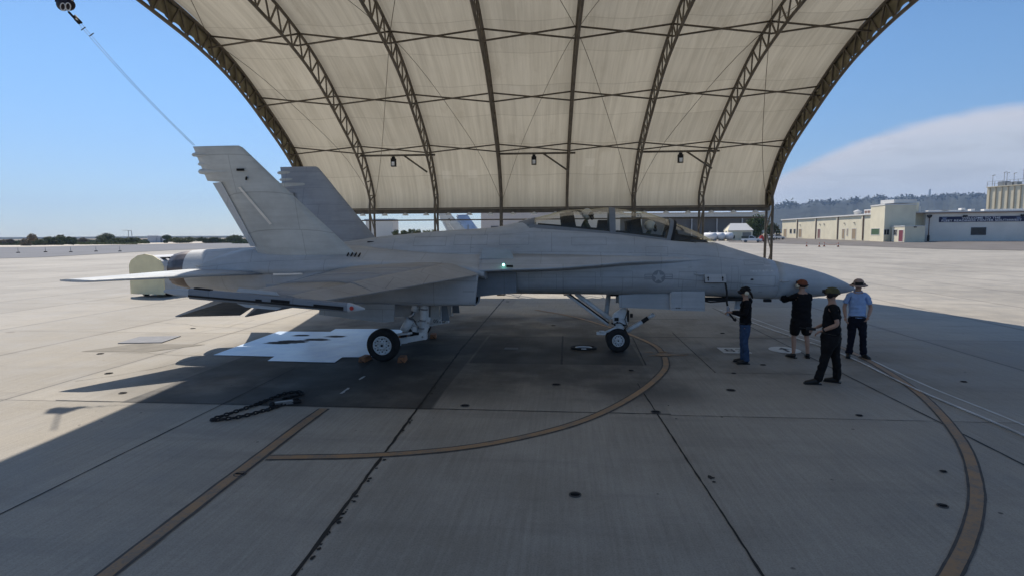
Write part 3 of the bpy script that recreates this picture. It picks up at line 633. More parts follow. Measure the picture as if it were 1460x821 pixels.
for sg in (-1, 1):
    b = MB(); Y = sg * 1.25
    b.tube([(.93, Y, 1.35), (.90, Y, 1.0), (.84, Y, .62)], [.095, .085, .07], 12)
    b.bar((.98, Y - sg * .05, 1.35), (.98, Y - sg * .05, .72), .05, .12); b.bar((1.03, Y, .98), (.93, Y, .64), .1, .09); b.box((.88, Y, .55), (.16, .16, .17))
    b.bar((.90, Y, .52), (.45, Y + sg * .02, .44), .11, .12); b.bar((.5, Y + sg * .02, .44), (.02, sg * 1.33, .39), .10, .13)
    b.tube([(.02, sg * 1.3, .375), (.02, sg * 1.5, .375)], .06, 12); b.bar((.6, Y - sg * .06, .60), (.2, Y, .56), .03, .05)
    b.tube([(.73, Y, 1.30), (.68, Y, 1.12)], .085, 12); b.tube([(.68, Y, 1.12), (.56, Y, .90)], .045, 10, 1); b.tube([(.58, Y, .93), (.42, Y, .66)], .10, 12); b.box((.68, Y - sg * .02, .70), (.10, .07, .12), m=0)
    b.tube([(.62, Y - sg * .09, .92), (.82, Y - sg * .09, .60)], .018, 8, 1); b.tube([(.99, Y - sg * .09, 1.3), (.97, Y - sg * .1, .8), (.86, Y - sg * .1, .5), (.4, Y - sg * .09, .46)], .012, 6, 1)
    for q in ((.78, 1.24), (.82, 1.17), (1.02, .86), (.88, .53)): b.ball((q[0], Y - .09 * 1, q[1]), .022, 1, 8, 6)
    for dy, x0 in ((.10, .99), (.07, 1.04)): b.tube([(x0, Y - sg * dy, 1.32), (x0 - .02, Y - sg * (dy + .02), 1.0), (x0 - .10, Y - sg * (dy + .03), .70), (.75, Y - sg * dy, .50), (.3, Y - sg * dy, .43)], .010, 6, 2)
    for z in (1.18, .92, .74): b.tube([(.93 - (1.35 - z) * .11, Y, z), (.93 - (1.35 - z) * .11 - .004, Y, z - .035)], .100 - (1.35 - z) * .03, 12, 1)
    b.bar((.66, Y - sg * .12, 1.22), (.86, Y - sg * .12, 1.0), .025, .05); b.box((.90, Y - .11 * sg, .70), (.09, .05, .10)); b.box((.38, Y - .10 * sg, .52), (.14, .05, .07), m=2)
    b.build('main_gear_strut', [GEARW, STEEL, BLACK], jet)
    wheel('main_wheel', jet, (.02, sg * 1.53, .377), .377, .27, .215, ((8, .145, .015), (8, .178, .009), (8, .105, .008)), sg)
    # doors: long outer door, white inner doors
    MB().plate([(-1.50, sg * 1.46, 1.30), (.28, sg * 1.44, 1.30), (.27, sg * 1.50, .91), (-.06, sg * 1.51, .89), (-1.50, sg * 1.48, 1.05)], .03).build('gear_door', GREY, jet)
    b = MB(); b.plate([(.02, sg * .75, 1.25), (.80, sg * .75, 1.25), (.80, sg * .72, .90), (.52, sg * .7, .80), (.30, sg * .7, .90), (.04, sg * .72, .90)], .03); b.build('gear_door', DOORW, jet)
    b = MB(); b.plate([(.83, sg * .74, 1.25), (1.15, sg * .74, 1.25), (1.145, sg * .70, .735), (.84, sg * .70, .72)], .03); fd = b.build('gear_door', DOORW, jet)
    b = MB(); b.plate([(1.19, sg * .70, 1.25), (1.33, sg * .70, 1.25), (1.38, sg * .66, .815), (1.20, sg * .66, .815)], .03); b.bar((1.19, sg * .71, 1.2), (1.18, sg * .68, .74), .025, .03, 1); b.build('gear_door', [GREYD, GEARW], jet)
    if sg < 0:
        t = text_mesh('number', '05', .12, BLACK, fd)
        t.location = (1.06, -.735, .77); t.rotation_euler = (R(90), 0, 0)
    b = MB(); b.box((.55, sg * .95, 1.30), (2.0, .62, .10)); b.build('wheel_well', DARK, jet)
# nose gear
b = MB()
b.tube([(5.60, 0, 1.42), (5.57, 0, 1.0), (5.56, 0, .62)], [.075, .07, .065], 14)
b.loft([[Vector((x, y, z)) for x, y in ((5.36 + q, -w_), (5.64, -w_), (5.64, w_), (5.36 + q, w_))] for z, q, w_ in ((.80, -.08, .12), (.93, .0, .11), (1.03, .14, .09))], smooth=False)
b.box((5.50, 0, .73), (.34, .22, .12)); b.box((5.47, 0, .62), (.22, .16, .16)); b.tube([(5.44, -.22, .29), (5.44, .22, .29)], .045, 12); b.bar((5.44, 0, .30), (5.5, 0, .62), .09, .14)
b.tube([(4.42, -.13, 1.42), (5.25, -.08, .80)], .055, 10); b.tube([(4.20, -.16, 1.40), (5.20, -.14, .66)], .030, 8); b.tube([(4.26, -.05, 1.40), (5.22, -.06, .69)], .022, 8, 1); b.tube([(5.24, .3, 1.40), (5.16, .1, .80)], .06, 10, 2)
b.tube([(5.66, -.06, .50), (6.12, -.08, .80)], [.055, .05], 10); b.tube([(6.02, -.08, .735), (6.16, -.08, .83)], .052, 10, 1); b.tube([(6.16, -.08, .83), (6.27, -.08, .90)], [.035, .05], 10); b.ball((6.27, -.08, .90), .055)
b.bar((4.92, -.13, .455), (5.15, -.13, .47), .08, .06); b.tube([(5.12, -.13, .47), (5.40, -.12, .60)], .03, 8); b.tube([(4.98, -.2, .50), (5.1, -.2, .50)], .03, 8); b.box((5.03, -.12, .44), (.2, .16, .03))
b.box((5.68, -.09, .88), (.05, .07, .28), m=1); b.lathe([(.05, -.03), (.05, .03)], 14, 1, Matrix.Translation((5.76, -.10, .89)) @ Matrix.Rotation(R(90), 4, 'Y')); 
for q in ((5.30, .70), (5.42, .72), (5.36, .66)): b.ball((q[0], -.13, q[1]), .025, 1, 8, 6)
b.tube([(5.3, -.13, .68), (5.48, -.15, .72), (5.6, -.13, .66), (5.62, -.12, .5)], .012, 6, 1)
for yy in (-.10, -.13): b.tube([(5.62, yy, 1.3), (5.66, yy, 1.0), (5.60, yy - .02, .8), (5.66, yy - .03, .64), (5.52, yy - .04, .46)], .010, 6, 1)
for z in (1.12, .78, .66): b.tube([(5.575, 0, z), (5.573, 0, z - .03)], .085, 12, 1)
b.box((5.56, -.12, 1.02), (.10, .05, .08)); b.box((5.40, -.13, .80), (.10, .03, .08), m=1); b.lathe([(.05, 0), (.05, .06), (.02, .07)], 12, 1, Matrix.Translation((5.60, -.02, 1.12)) @ Matrix.Rotation(R(90), 4, 'Y'))
b.build('nose_gear_strut', [GEARW, BLACK, GREYL], jet)
for sg in (-1, 1): wheel('nose_wheel', jet, (5.44, sg * .165, .289), .289, .17, .145, ((8, .10, .012), (8, .12, .009)), sg)
MB().plate([(5.42, -.44, 1.42), (6.63, -.46, 1.52), (6.62, -.50, 1.09), (5.43, -.47, 1.13)], .025).build('nose_gear_door', GREY, jet)
b = MB(); b.plate([(6.61, -.60, 1.53), (7.37, -.58, 1.53), (7.37, -.63, 1.075), (6.61, -.65, 1.095)], .03); b.plate([(6.60, -.45, 1.5), (6.60, -.60, 1.5), (6.60, -.66, 1.11), (6.60, -.46, 1.11)], .02, 1)
for x in (6.72, 6.76, 6.80): b.ball((x, -.665, 1.15), (.014, .008, .014), 2, 8, 5)
b.build('nose_gear_door', [GREY, DOORW, BLACK], jet)
MB().plate([(5.42, .44, 1.42), (7.3, .46, 1.45), (7.3, .50, 1.12), (5.43, .47, 1.13)], .025).build('nose_gear_door', GREY, jet)
MB().box((6.2, 0, 1.40), (1.9, .6, .04)).build('wheel_well', DARK, jet)

# second jet parked far behind, seen through the gap under the shelter wall
j2 = copy_tree(jet); p = at(648, 333, 54); j2.name = 'fighter_jet.001'
a2 = R(-14); j2.rotation_euler = (0, 0, a2); off = Matrix.Rotation(a2, 3, 'Z') @ Vector((-3.4, 0, 0)); j2.location = (p.x - off.x, p.y - off.y, 0)
tag(j2, 'distant fighter jet beyond the shelter, only its dark and blue tail fins showing', 'fighter jet')
fins = [o for o in j2.children if o.name.startswith('tail_fin')]
for o in fins:
    if o.data.vertices[0].co.y > 0: o.material_slots[0].link = 'OBJECT'; o.material_slots[0].material = BLUEFIN

# ================================================================== SHELTER
prof = [(28.3, 4.05), (28.3, 4.95), (26.7, 6.77), (23.7, 8.44), (21.5, 9.4), (19.57, 9.92), (17.66, 10.24), (14.5, 10.62), (11, 10.75)]
full = prof + [(22 - y, z) for y, z in prof[-2::-1]]
# arc-length resample
def resample(pts, n):
    P = [Vector((0, a, b_)) for a, b_ in pts]
    def cr(i, t):
        p0, p1, p2, p3 = P[max(i - 1, 0)], P[i], P[i + 1], P[min(i + 2, len(P) - 1)]
        return .5 * ((2 * p1) + (-p0 + p2) * t + (2 * p0 - 5 * p1 + 4 * p2 - p3) * t * t + (-p0 + 3 * p1 - 3 * p2 + p3) * t**3)
    dense = [cr(i, k / 12) for i in range(len(P) - 1) for k in range(12)] + [P[-1]]
    L_ = [0]
    for a, c in zip(dense, dense[1:]): L_.append(L_[-1] + (c - a).length)
    out = []; k = 0
    for i in range(n):
        s_ = L_[-1] * i / (n - 1)
        while k < len(L_) - 2 and L_[k + 1] < s_: k += 1
        t = (s_ - L_[k]) / max(1e-9, L_[k + 1] - L_[k]); out.append(dense[k].lerp(dense[k + 1], t))
    return out, L_[-1]
NA = 97
arc, arclen = resample(full, NA)
def nrm(i):
    d = arc[min(i + 1, NA - 1)] - arc[max(i - 1, 0)]; n_ = Vector((0, -d.z, d.y)).normalized()
    return n_ if (n_.z < 0 or (abs(n_.z) < .5 and n_.y * (11 - arc[i].y) > 0)) else -n_
inner = [arc[i] + nrm(i) * .80 for i in range(NA)]
X0, PITCHX, PSI = -12.67, 3.16, R(2.3)
TX = [X0 + PITCHX * i for i in range(8)]
shel = thing('fabric_shelter', 'huge cream fabric arched shelter on steel trusses covering the parked jet', 'shelter', (28.3 * math.sin(PSI), 28.3 - 28.3 * math.cos(PSI), 0), PSI)
def SW(x, y, z): return Vector((x * math.cos(PSI) - (y - 28.3) * math.sin(PSI), 28.3 + x * math.sin(PSI) + (y - 28.3) * math.cos(PSI), z))
JN = max(j for j in range(NA) if arc[j].z > 9.9) + 1  # roof fabric cut short on the unseen near side to let light in
b = MB(); b.uv = []; nx = 7 * 6
for i in range(nx + 1):
    x = TX[0] + (TX[-1] - TX[0]) * i / nx; bay = (i % 6) / 6
    for j in range(JN):
        sag = .10 * math.sin(math.pi * bay) ** 2 + .02 * noise.noise((x * .9, j * .35, 1)); p = arc[j] + nrm(j) * (sag - .05)
        b.v.append((x, p.y, p.z)); b.uv.append((x - X0, arclen * j / (NA - 1)))
for i in range(nx):
    for j in range(JN - 1): a = i * JN + j; b.face((a, a + 1, a + JN + 1, a + JN), 0, True)
b.build('roof_fabric', FABRIC, shel)
ENDF = mat('end_curtain_fabric', (.24, .215, .15), .9, var=.45, scale=2.2, spec=.05, stretch=(1, 1, .6))
# gathered fabric wrapped round the two end frames
for x, sg in ((TX[0], -1), (TX[-1], 1)):
    b = MB(); b.uv = []; n = (JN - 1) * 3
    for j in range(n + 1):
        q = j / 3; i = min(int(q), NA - 2); t = q - i; o_ = arc[i].lerp(arc[i + 1], t); n_ = inner[i].lerp(inner[i + 1], t)
        for k in range(4):
            p = o_.lerp(n_, .02 + .25 * k); w_ = sg * (.06 + .045 * math.sin(j * 1.15 + k * .6) * k / 3 + .05 * noise.noise((j * .6, k, 3)))
            b.v.append((x + w_, p.y, p.z)); b.uv.append((.5 + k * .3, q * .5))
    for j in range(n):
        for k in range(3): a = j * 4 + k; b.face((a, a + 1, a + 5, a + 4), 0, True)
    b.build('end_fabric', ENDF, shel)
end_th = 0
for ti, x in enumerate(TX):
    b = MB(); r = .062 if ti in (0, 7) else .055
    b.tube([(x, p.y, p.z) for p in ([Vector((0, arc[0].y + .05, 0))] + [a + nrm(k) * .04 for k, a in enumerate(arc)] + [Vector((0, arc[-1].y - .05, 0))])], r, 7)
    b.tube([(x, p.y, p.z) for p in ([Vector((0, inner[0].y, 0))] + inner + [Vector((0, inner[-1].y, 0))])], r, 7)
    for j in range(0, NA - 3, 2):
        o1, o2, i1 = arc[j] + nrm(j) * .04, arc[j + 2] + nrm(j + 2) * .04, inner[j + 1]; i0 = inner[max(0, j - 1)]
        b.bar((x, o1.y, o1.z), (x, i1.y, i1.z), .045, .045); b.bar((x, i1.y, i1.z), (x, o2.y, o2.z), .045, .045)
    for e, s_ in ((0, 1), (NA - 1, -1)):
        for k in range(4):
            z0, z1 = 4.0 * k / 4, 4.0 * (k + 1) / 4; ya, yb = arc[e].y, inner[e].y
            b.bar((x, ya if k % 2 else yb, z0), (x, yb if k % 2 else ya, z1), .045, .045)
        b.box((x, (arc[e].y + inner[e].y) / 2, .03), (.35, 1.6, .06))
    b.build('arch_truss', FRAMEM, shel)
# crossed purlins between neighbouring trusses
levels = [9, 17, 26, 35, 44, 52, 61, 70, 79, 87]
for i in range(7):
    xa, xb = TX[i], TX[i + 1]
    for l in levels:
        b = MB(); o_ = arc[l] + nrm(l) * .06; n_ = arc[l].lerp(inner[l], .62)
        b.tube([(xa, o_.y, o_.z), ((xa + xb) / 2, (o_.y + n_.y) / 2, (o_.z + n_.z) / 2), (xb, n_.y, n_.z)], .032, 6); b.tube([(xa, n_.y, n_.z), ((xa + xb) / 2, (o_.y + n_.y) / 2, (o_.z + n_.z) / 2), (xb, o_.y, o_.z)], .032, 6)
        b.build('crossed_purlin', FRAMEM, shel)
b = MB()
for i in range(7):
    for l0, l1 in ((1, 26), (26, 48), (48, 70)):
        if (i + l0) % 2: l0, l1 = l1, l0
        pts = []
        for k in range(13):
            t = k / 12; l = l0 + (l1 - l0) * t; j = int(l); f = l - j; p = arc[j].lerp(arc[min(j + 1, NA - 1)], f) + nrm(j) * .2; pts.append((TX[i] + PITCHX * t, p.y, p.z))
        b.tube(pts, .011, 4)
b.build('bracing_cable', FRAMEM, shel)
for e in (0,):
    b = MB(); y = arc[e].y; s_ = -1
    b.box(((TX[0] + TX[-1]) / 2, y + s_ * .02, 4.02), (TX[-1] - TX[0] + .3, .16, .20)); b.box(((TX[0] + TX[-1]) / 2, y + s_ * .16, 4.16), (TX[-1] - TX[0] + .2, .10, .06))
    b.tube([(TX[0], y + s_ * .1, 3.60), (TX[-1], y + s_ * .1, 3.60)], .035, 6)
    b.build('eave_beam', FRAMEM, shel)
LAMPW = mat('white_enamel', (.82, .82, .80), .35)
for i in range(7):
    for k in range(3):
        x = TX[i] + .55 + k * 1.03; y = arc[0].y - .14
        MB().lathe([(.02, .06), (.05, .05), (.15, -.03), (.16, -.07), (.01, -.07)], 12, 0, Matrix.Translation((x, y, 3.90))).build('dome_light', LAMPW, shel)
# hanging floodlights
FL = [((556, 232), 1, 'left'), ((757, 230), 3, 'middle'), ((968, 228), 5, 'right')]
lvl = 8
for (u, v), bi, nm in FL:
    t_ = [0.49, .51, .56][[1, 3, 5].index(bi)]; lx = TX[bi] + PITCHX * t_; yb = inner[lvl].y; q = SW(lx, yb, inner[lvl].z + .02); px, pz = lx, q.z
    lab = {'left': 'black floodlight hanging in the shelter bay just right of the tail fins', 'middle': 'black floodlight hanging in the shelter bay above the rear cockpit, middle of three', 'right': 'black floodlight hanging in the shelter bay above the windscreen, nearest the right end'}[nm]
    f = thing('floodlight', lab, 'floodlight', q, PSI, 'floodlights hung in the shelter')
    b = MB(); b.box((0, 0, .04), (.22, .18, .36)); b.box((0, -.02, .26), (.14, .1, .08)); b.tube([(0, 0, .3), (0, 0, .36)], .02, 6); b.build('housing', BLACK, f)
    MB().box((0, -.10, -.02), (.13, .03, .17)).build('lens', LAMPW, f)
    zp = pz + .44; xb_ = TX[bi + 1]
    b = MB(); b.tube([(TX[bi] + .05 - px, 0, .36), (xb_ - px + .3, 0, .36)], .045, 8); b.tube([(xb_ - px - 1.15, 0, .36), (xb_ - px - .05, -.15, -.42)], .04, 8); b.build('support_pipe', FRAMEM, f)

# tether pulley hung off the left end frame
pu = Vector(at(92, 6, 15.2)); pk = thing('pulley_block', 'black pulley block hanging in the sky off the left end of the shelter', 'pulley', pu)
b = MB(); b.ball((-.05, 0, 0), (.16, .12, .17)); b.ball((.13, 0, -.03), (.15, .1, .14)); b.box((.0, 0, .10), (.34, .2, .16)); b.build('housing', mat('pulley_black', (.015, .012, .02), .5), pk)
b = MB()
for dx, dz in ((.06, -.12), (.2, -.12)): b.tube([(dx + .07 * math.cos(a), -.12, dz + .09 * math.sin(a)) for a in [2 * math.pi * k / 14 for k in range(14)]], .013, 6, closed=True)
b.build('shackle', GEARW, pk)
anc = inner[22] if False else Vector((0, pu.y, 10.1)); MB().tube([(0, 0, .15), (TX[0] - pu.x, anc.y - pu.y, 10.3 - pu.z)], .02, 6).build('hanger_cable', BLACK, pk)
ft = JO + Vector((-4.05, -1.95, 4.86))
WIRE = mat('wire_grey', (.16, .17, .2), .5)
for nm, sx, lab in (('a', 0.05, 'thin wire with turnbuckle, the lower left of two wires from pulley to fin tip'), ('b', .27, 'thin wire with black sleeve, the upper right of two wires from pulley to fin tip')):
    b = MB(); s0 = pu + Vector((sx, -.02, -.14 if nm == 'a' else -.30)); e0 = ft + Vector((0, 0, .01)) if nm == 'a' else ft + Vector((.04, 0, .01))
    pts = [s0.lerp(e0, k / 14) - Vector((0, 0, .10 * math.sin(math.pi * k / 14))) for k in range(15)]
    b.tube(pts, .0045, 5); d = (e0 - s0).normalized(); k0 = .02 if nm == 'b' else .15
    b.tube([s0 + d * k0, s0 + d * (k0 + .35)], .028, 8, 1)
    if nm == 'a': b.tube([s0 + d * .5, s0 + d * .7], .035, 8, 1)
    b.tube([s0 + d * 1.0 + Vector((-.1, 0, -.02)), s0 + d * 1.0 + Vector((.02, 0, .05))], .012, 5, 1)
    tag(b.build('guide_wire', [WIRE, BLACK]), lab, 'wire')

# ================================================================== GROUND
DIRT = mat('dry_scrub_soil', (.30, .25, .18), .95, var=.3, scale=.05, spec=.1)
ASPH = mat('worn_asphalt', (.17, .155, .14), .9, var=.18, scale=.25, spec=.2); ASPHL = mat('grey_asphalt', (.20, .20, .205), .9, var=.12, scale=.1, spec=.2)
SAND = mat('pale_gravel', (.62, .56, .46), .95, var=.15, scale=.2, spec=.1)
def sheet_obj(name, near, far, m, dz, nu=24, nv=10, kind='structure'):
    b = MB()
    def on(pl, t):
        k = t * (len(pl) - 1); i = min(int(k), len(pl) - 2); return Vector(pl[i]).lerp(Vector(pl[i + 1]), k - i)
    for i in range(nu + 1):
        a, c = on(near, i / nu), on(far, i / nu)
        for j in range(nv + 1): p = a.lerp(c, j / nv); b.v.append((p.x, p.y, terrain(p.x, p.y) + dz))
    for i in range(nu):
        for j in range(nv): q = i * (nv + 1) + j; b.face((q, q + nv + 1, q + nv + 2, q + 1))
    return tag(b.build(name, m), kind=kind)
b = MB(); rings = [0, 30, 60, 100, 127, 150, 180, 220, 260, 320, 400, 430, 600, 900, 1400, 2200, 3400, 4200]; ns = 120
for r in rings:
    for k in range(ns): a = 2 * math.pi * k / ns; x, y = r * math.cos(a), r * math.sin(a); b.v.append((x, y, terrain(x, y) - .15))
for i in range(len(rings) - 1):
    for k in range(ns): b.face((i * ns + k, (i + 1) * ns + k, (i + 1) * ns + (k + 1) % ns, i * ns + (k + 1) % ns))
tag(b.build('ground', DIRT), kind='structure')
def Y(u, v): return G(u, v)
sheet_obj('apron', [(-320, -70, 0), (260, -70, 0)], [(-320, 200, 0), (260, 200, 0)], CONC, 0, 58, 27)
sheet_obj('taxiway', [G(-260, 376), G(60, 367.3), G(186, 360.3), G(348, 352.5), G(480, 349)], [G(-260, 355.5), G(60, 352.3), G(186, 349.3), G(348, 346.2), G(480, 345)], ASPHL, .035)
sheet_obj('gravel_verge', [G(-260, 354.5), G(60, 352), G(186, 349.0), G(348, 346.0)], [G(-260, 351), G(60, 350), G(186, 346.5), G(348, 343.8)], SAND, .03)
p1 = [at(u, v, d) for u, v, d in ((1040, 348, 165), (1100, 349, 150), (1230, 353, 122), (1330, 357.5, 98), (1460, 360, 86), (1800, 366, 70))]
sheet_obj('parking_asphalt', p1, [at(u, 340, d) for u, d in ((1020, 330), (1100, 320), (1240, 280), (1330, 260), (1460, 260), (1800, 250))], ASPH, .035, 30, 16)
# painted lines
ORANGE = road_line_mat('worn_orange_paint', (.39, .245, .13), (.22, .19, .155), .48); LINEB = mat('dark_line_border', (.085, .08, .075), .85, var=.3)
WHITEP = road_line_mat('worn_white_paint', (.60, .60, .57), (.25, .24, .22), .38); TAR = mat('joint_tar', (.012, .012, .012), .7, var=.3)
def smooth(pts, k=8):
    P = [Vector(p) for p in pts]; out = []
    for i in range(len(P) - 1):
        p0, p1_, p2, p3 = P[max(i - 1, 0)], P[i], P[i + 1], P[min(i + 2, len(P) - 1)]
        for q in range(k): t = q / k; out.append(.5 * ((2 * p1_) + (-p0 + p2) * t + (2 * p0 - 5 * p1_ + 4 * p2 - p3) * t * t + (-p0 + 3 * p1_ - 3 * p2 + p3) * t**3))
    return out + [P[-1]]
def ribbon(b, pts, w, z, m=0, jit=0, off=0):
    o = len(b.v); n = len(pts)
    for i, p in enumerate(pts):
        d = (pts[min(i + 1, n - 1)] - pts[max(i - 1, 0)]).normalized(); s_ = Vector((-d.y, d.x, 0))
        a, c = off + w / 2 * (1 + jit * random.uniform(-1, 1)), off - w / 2 * (1 + jit * random.uniform(-1, 1))
        b.v += [(p.x + s_.x * a, p.y + s_.y * a, z), (p.x + s_.x * c, p.y + s_.y * c, z)]
    for i in range(n - 1): b.face((o + 2 * i, o + 2 * i + 1, o + 2 * i + 3, o + 2 * i + 2), m)
def g2(l): return [Vector((x, y, 0)) for x, y in l]
def line_thing(name, pts, w=.15, bw=.035):
    b = MB(); ribbon(b, pts, w, .008, 0, .03)
    for s_ in (1, -1): ribbon(b, pts, bw, .006, 1, .3, s_ * (w / 2 + bw / 2))
    return tag(b.build(name, [ORANGE, LINEB]), kind='structure')
line_thing('painted_line', smooth(g2([(-3.80, 2.2), (-3.89, 4.27), (-3.96, 6.08), (-4.02, 8.19), (-4.02, 9.0)])), .13)
line_thing('painted_line', smooth(g2([(-3.86, 6.89), (-2.36, 7.11), (-1.04, 7.62), (.23, 8.68), (1.28, 10.34), (2.05, 12.2), (2.27, 13.5)])), .115)
line_thing('painted_line', smooth(g2([(2.28, 14.0), (2.2, 15.12), (1.5, 17.32), (.28, 19.93), (-1.2, 21.8)])), .12, .03)
line_thing('painted_line', smooth(g2([(2.2, 3.9), (3.18, 4.88), (4.04, 5.91), (4.75, 6.98), (5.49, 8.46), (6.25, 10.7), (6.72, 13.31), (6.9, 16)])), .115, .025)
b = MB()  # splashed, worn end of the curved line
for dx, dy, w_, l in ((0, 0, .5, .30), (-.32, .25, .25, .10), (.35, -.05, .45, .10), (.12, .3, .35, .12), (-.1, -.15, .6, .08), (.5, .1, .25, .07)):
    b.add([(2.3 + dx + w_ / 2 * math.cos(a) * random.uniform(.75, 1.2), 13.75 + dy + l / 2 * math.sin(a) * random.uniform(.75, 1.2), .011 + .0005 * len(b.v) / 12) for a in [2 * math.pi * k / 12 for k in range(12)]], [tuple(range(12))])
tag(b.build('paint_patch', ORANGE), kind='structure')
b = MB(); ribbon(b, [Vector((-4.1, 9.9 + .1 * k, 0)) for k in range(5)], .06, .008, 0, .5); ribbon(b, [Vector((-4.12, 10.9 + .1 * k, 0)) for k in range(4)], .05, .008, 0, .5)
tag(b.build('worn_line_trace', WHITEP), kind='structure')
# broken tar-filled joints
b = MB(); random.seed(3)
ribbon(b, [Vector((-2.20 - .0 * k - .018 * k * .25, 2 + .12 * k, 0)) for k in range(100)], .038, .005, 0, .45)
ribbon(b, [Vector((-2.65 - .003 * k, 13.9 + .2 * k, 0)) for k in range(60)], .05, .005, 0, .5)
for k in range(46):
    y = 2.2 + 8.3 * random.random() ** 1.1; x = -2.2 - .0375 * (y - 2) + .025 + random.uniform(0, .035); r = random.uniform(.008, .028)
    b.add([(x + r * math.cos(a) * random.uniform(.5, 1.2), y + r * 1.4 * math.sin(a) * random.uniform(.5, 1.2), .0065) for a in [2 * math.pi * q / 8 for q in range(8)]], [tuple(range(8))])
ribbon(b, [Vector((1.74 - .022 * k * .25, 2.5 + .12 * k, 0)) for k in range(72)], .022, .005, 0, .5)
for y, r in ((6.72, .04), (6.6, .02), (8.9, .018), (9.6, .02)): b.add([(1.69 + r * math.cos(a) * random.uniform(.5, 1.3), y + r * 1.5 * math.sin(a) * random.uniform(.5, 1.3), .0065) for a in [2 * math.pi * q / 9 for q in range(9)]], [tuple(range(9))])
ribbon(b, [Vector((5.6 + .0 * k, 5 + .2 * k, 0)) for k in range(90)], .03, .005, 0, .4)
ribbon(b, [Vector((-5.85 - .012 * k * .1, 4 + .2 * k, 0)) for k in range(40)], .02, .005, 0, .4)
ribbon(b, [Vector((1.6 + .15 * k, 9.08, 0)) for k in range(42)], .012, .005, 0, .5); ribbon(b, [Vector((-9 + .15 * k, 9.13, 0)) for k in range(72)], .026, .005, 0, .45)
ribbon(b, [Vector((-.12, 12.55 + .15 * k, 0)) for k in range(25)], .045, .005, 0, .3); ribbon(b, [Vector((1.72 + .004 * k, 12.6 + .15 * k, 0)) for k in range(24)], .03, .005, 0, .4)
ribbon(b, [Vector((3.05 - .0 * k, 12.0 + .15 * k, 0)) for k in range(34)], .022, .005, 0, .4); ribbon(b, [Vector((3.1 + .15 * k, 12.0, 0)) for k in range(17)], .016, .005, 0, .4)
ribbon(b, [Vector((-2.6 + .15 * k, 16.15, 0)) for k in range(60)], .035, .005, 0, .4); ribbon(b, [Vector((-3 + .15 * k, 19.6, 0)) for k in range(50)], .04, .005, 0, .4)
tag(b.build('joint_seal', TAR), kind='structure')
# hairline cracks
b = MB()
for (x, y, a, n) in ((-11.2, 13, .5, 12), (-12.5, 15.8, .1, 20), (-9.8, 10.4, .9, 16), (-14, 18, .2, 20)):
    pts = []; p = Vector((x, y, 0))
    for k in range(n): pts.append(p.copy()); a += random.uniform(-.35, .35); p += Vector((math.cos(a), math.sin(a), 0)) * .22
    ribbon(b, pts, .012, .004, 0, .6)
tag(b.build('pavement_crack', mat('crack_dirt', (.11, .10, .09), .9)), kind='structure')
PATCH = mat('repair_patch', (.235, .215, .18), .9, var=.14, scale=3)
b = MB(); b.add([(-12.2, 13.2, .006), (-10.45, 13.25, .006), (-9.6, 14.3, .006), (-11.6, 14.3, .006)], [(0, 1, 2, 3)]); tag(b.build('repair_patch', PATCH), kind='structure')
PLATE = mat('grey_plate', (.23, .235, .25), .8, 0, var=.1)
tag(MB().box((-11.6, 14.85, .012), (1.15, 1.0, .024), .15).build('access_plate', PLATE), 'grey square cover plate set in the sunlit concrete left of the blue mat', 'cover plate')
# tie-down points: little round cups in the concrete
cups = [((342, 676), .075, 'black round tie-down cup on the straight orange line'), ((820, 705), .07, 'round tie-down cup low in the centre foreground between two joints'), ((1042, 556), .085, 'dark oval tie-down cup left of the man in black trousers'),
 ((663, 578), .08, 'tie-down cup right of the broken tar joint, below the main wheel'), ((793, 548), .09, 'tie-down cup below the oval floor ring'), ((935, 587), .08, 'tie-down cup beside the thin joint, right of the orange curve'),
 ((1225, 592), .055, 'tie-down cup on bare concrete right of the man in black'), ((1344, 721), .055, 'stained tie-down cup left of the far right orange arc'), ((1374, 544), .06, 'tie-down cup right of the white hose, nearest the right edge'),
 ((1345, 672), .04, 'faint tie-down stain left of the right orange arc'), ((1088, 520), .06, 'small tie-down cup right of the woman in jeans'), ((1046, 532), .05, 'tiny tie-down cup in front of the white square marking'), ((1030, 475), .07, 'tie-down cup behind the woman in jeans'),
 ((155, 532), .08, 'tie-down cup in sunlit concrete above the tailplane shadow'), ((143, 504), .08, 'tie-down cup in sunlit concrete left of the tan repair patch'), ((175, 560), .07, 'tie-down cup in the sunlit wedge below the tailplane shadow'), ((275, 468), .08, 'tie-down cup in sunlit concrete right of the grey plate'),
 ((900, 528), .06, 'small tie-down cup left of the orange curve end'), ((724, 430), .08, 'tie-down cup under the intake beyond the jet'), ((789, 464), .08, 'tie-down cup left of the nose wheel')]
for (uv, r, lab) in cups:
    p = G(*uv); o = thing('tie_down_cup', lab, 'tie-down', (p.x, p.y, 0), 0, 'tie-down cups set in the apron')
    b = MB(); b.lathe([(r * .98, .0045), (r, .010), (r * .8, .011), (r * .74, .007)], 18, cap=False); b.build('rim_ring', LINEB, o)
    b = MB(); b.lathe([(r * .76, .006), (r * .3, .0055), (.004, .0055)], 18, cap=False); b.bar((-r * .7, 0, .012), (r * .7, 0, .012), .02, .012); b.build('cross_bar', DARK, o)
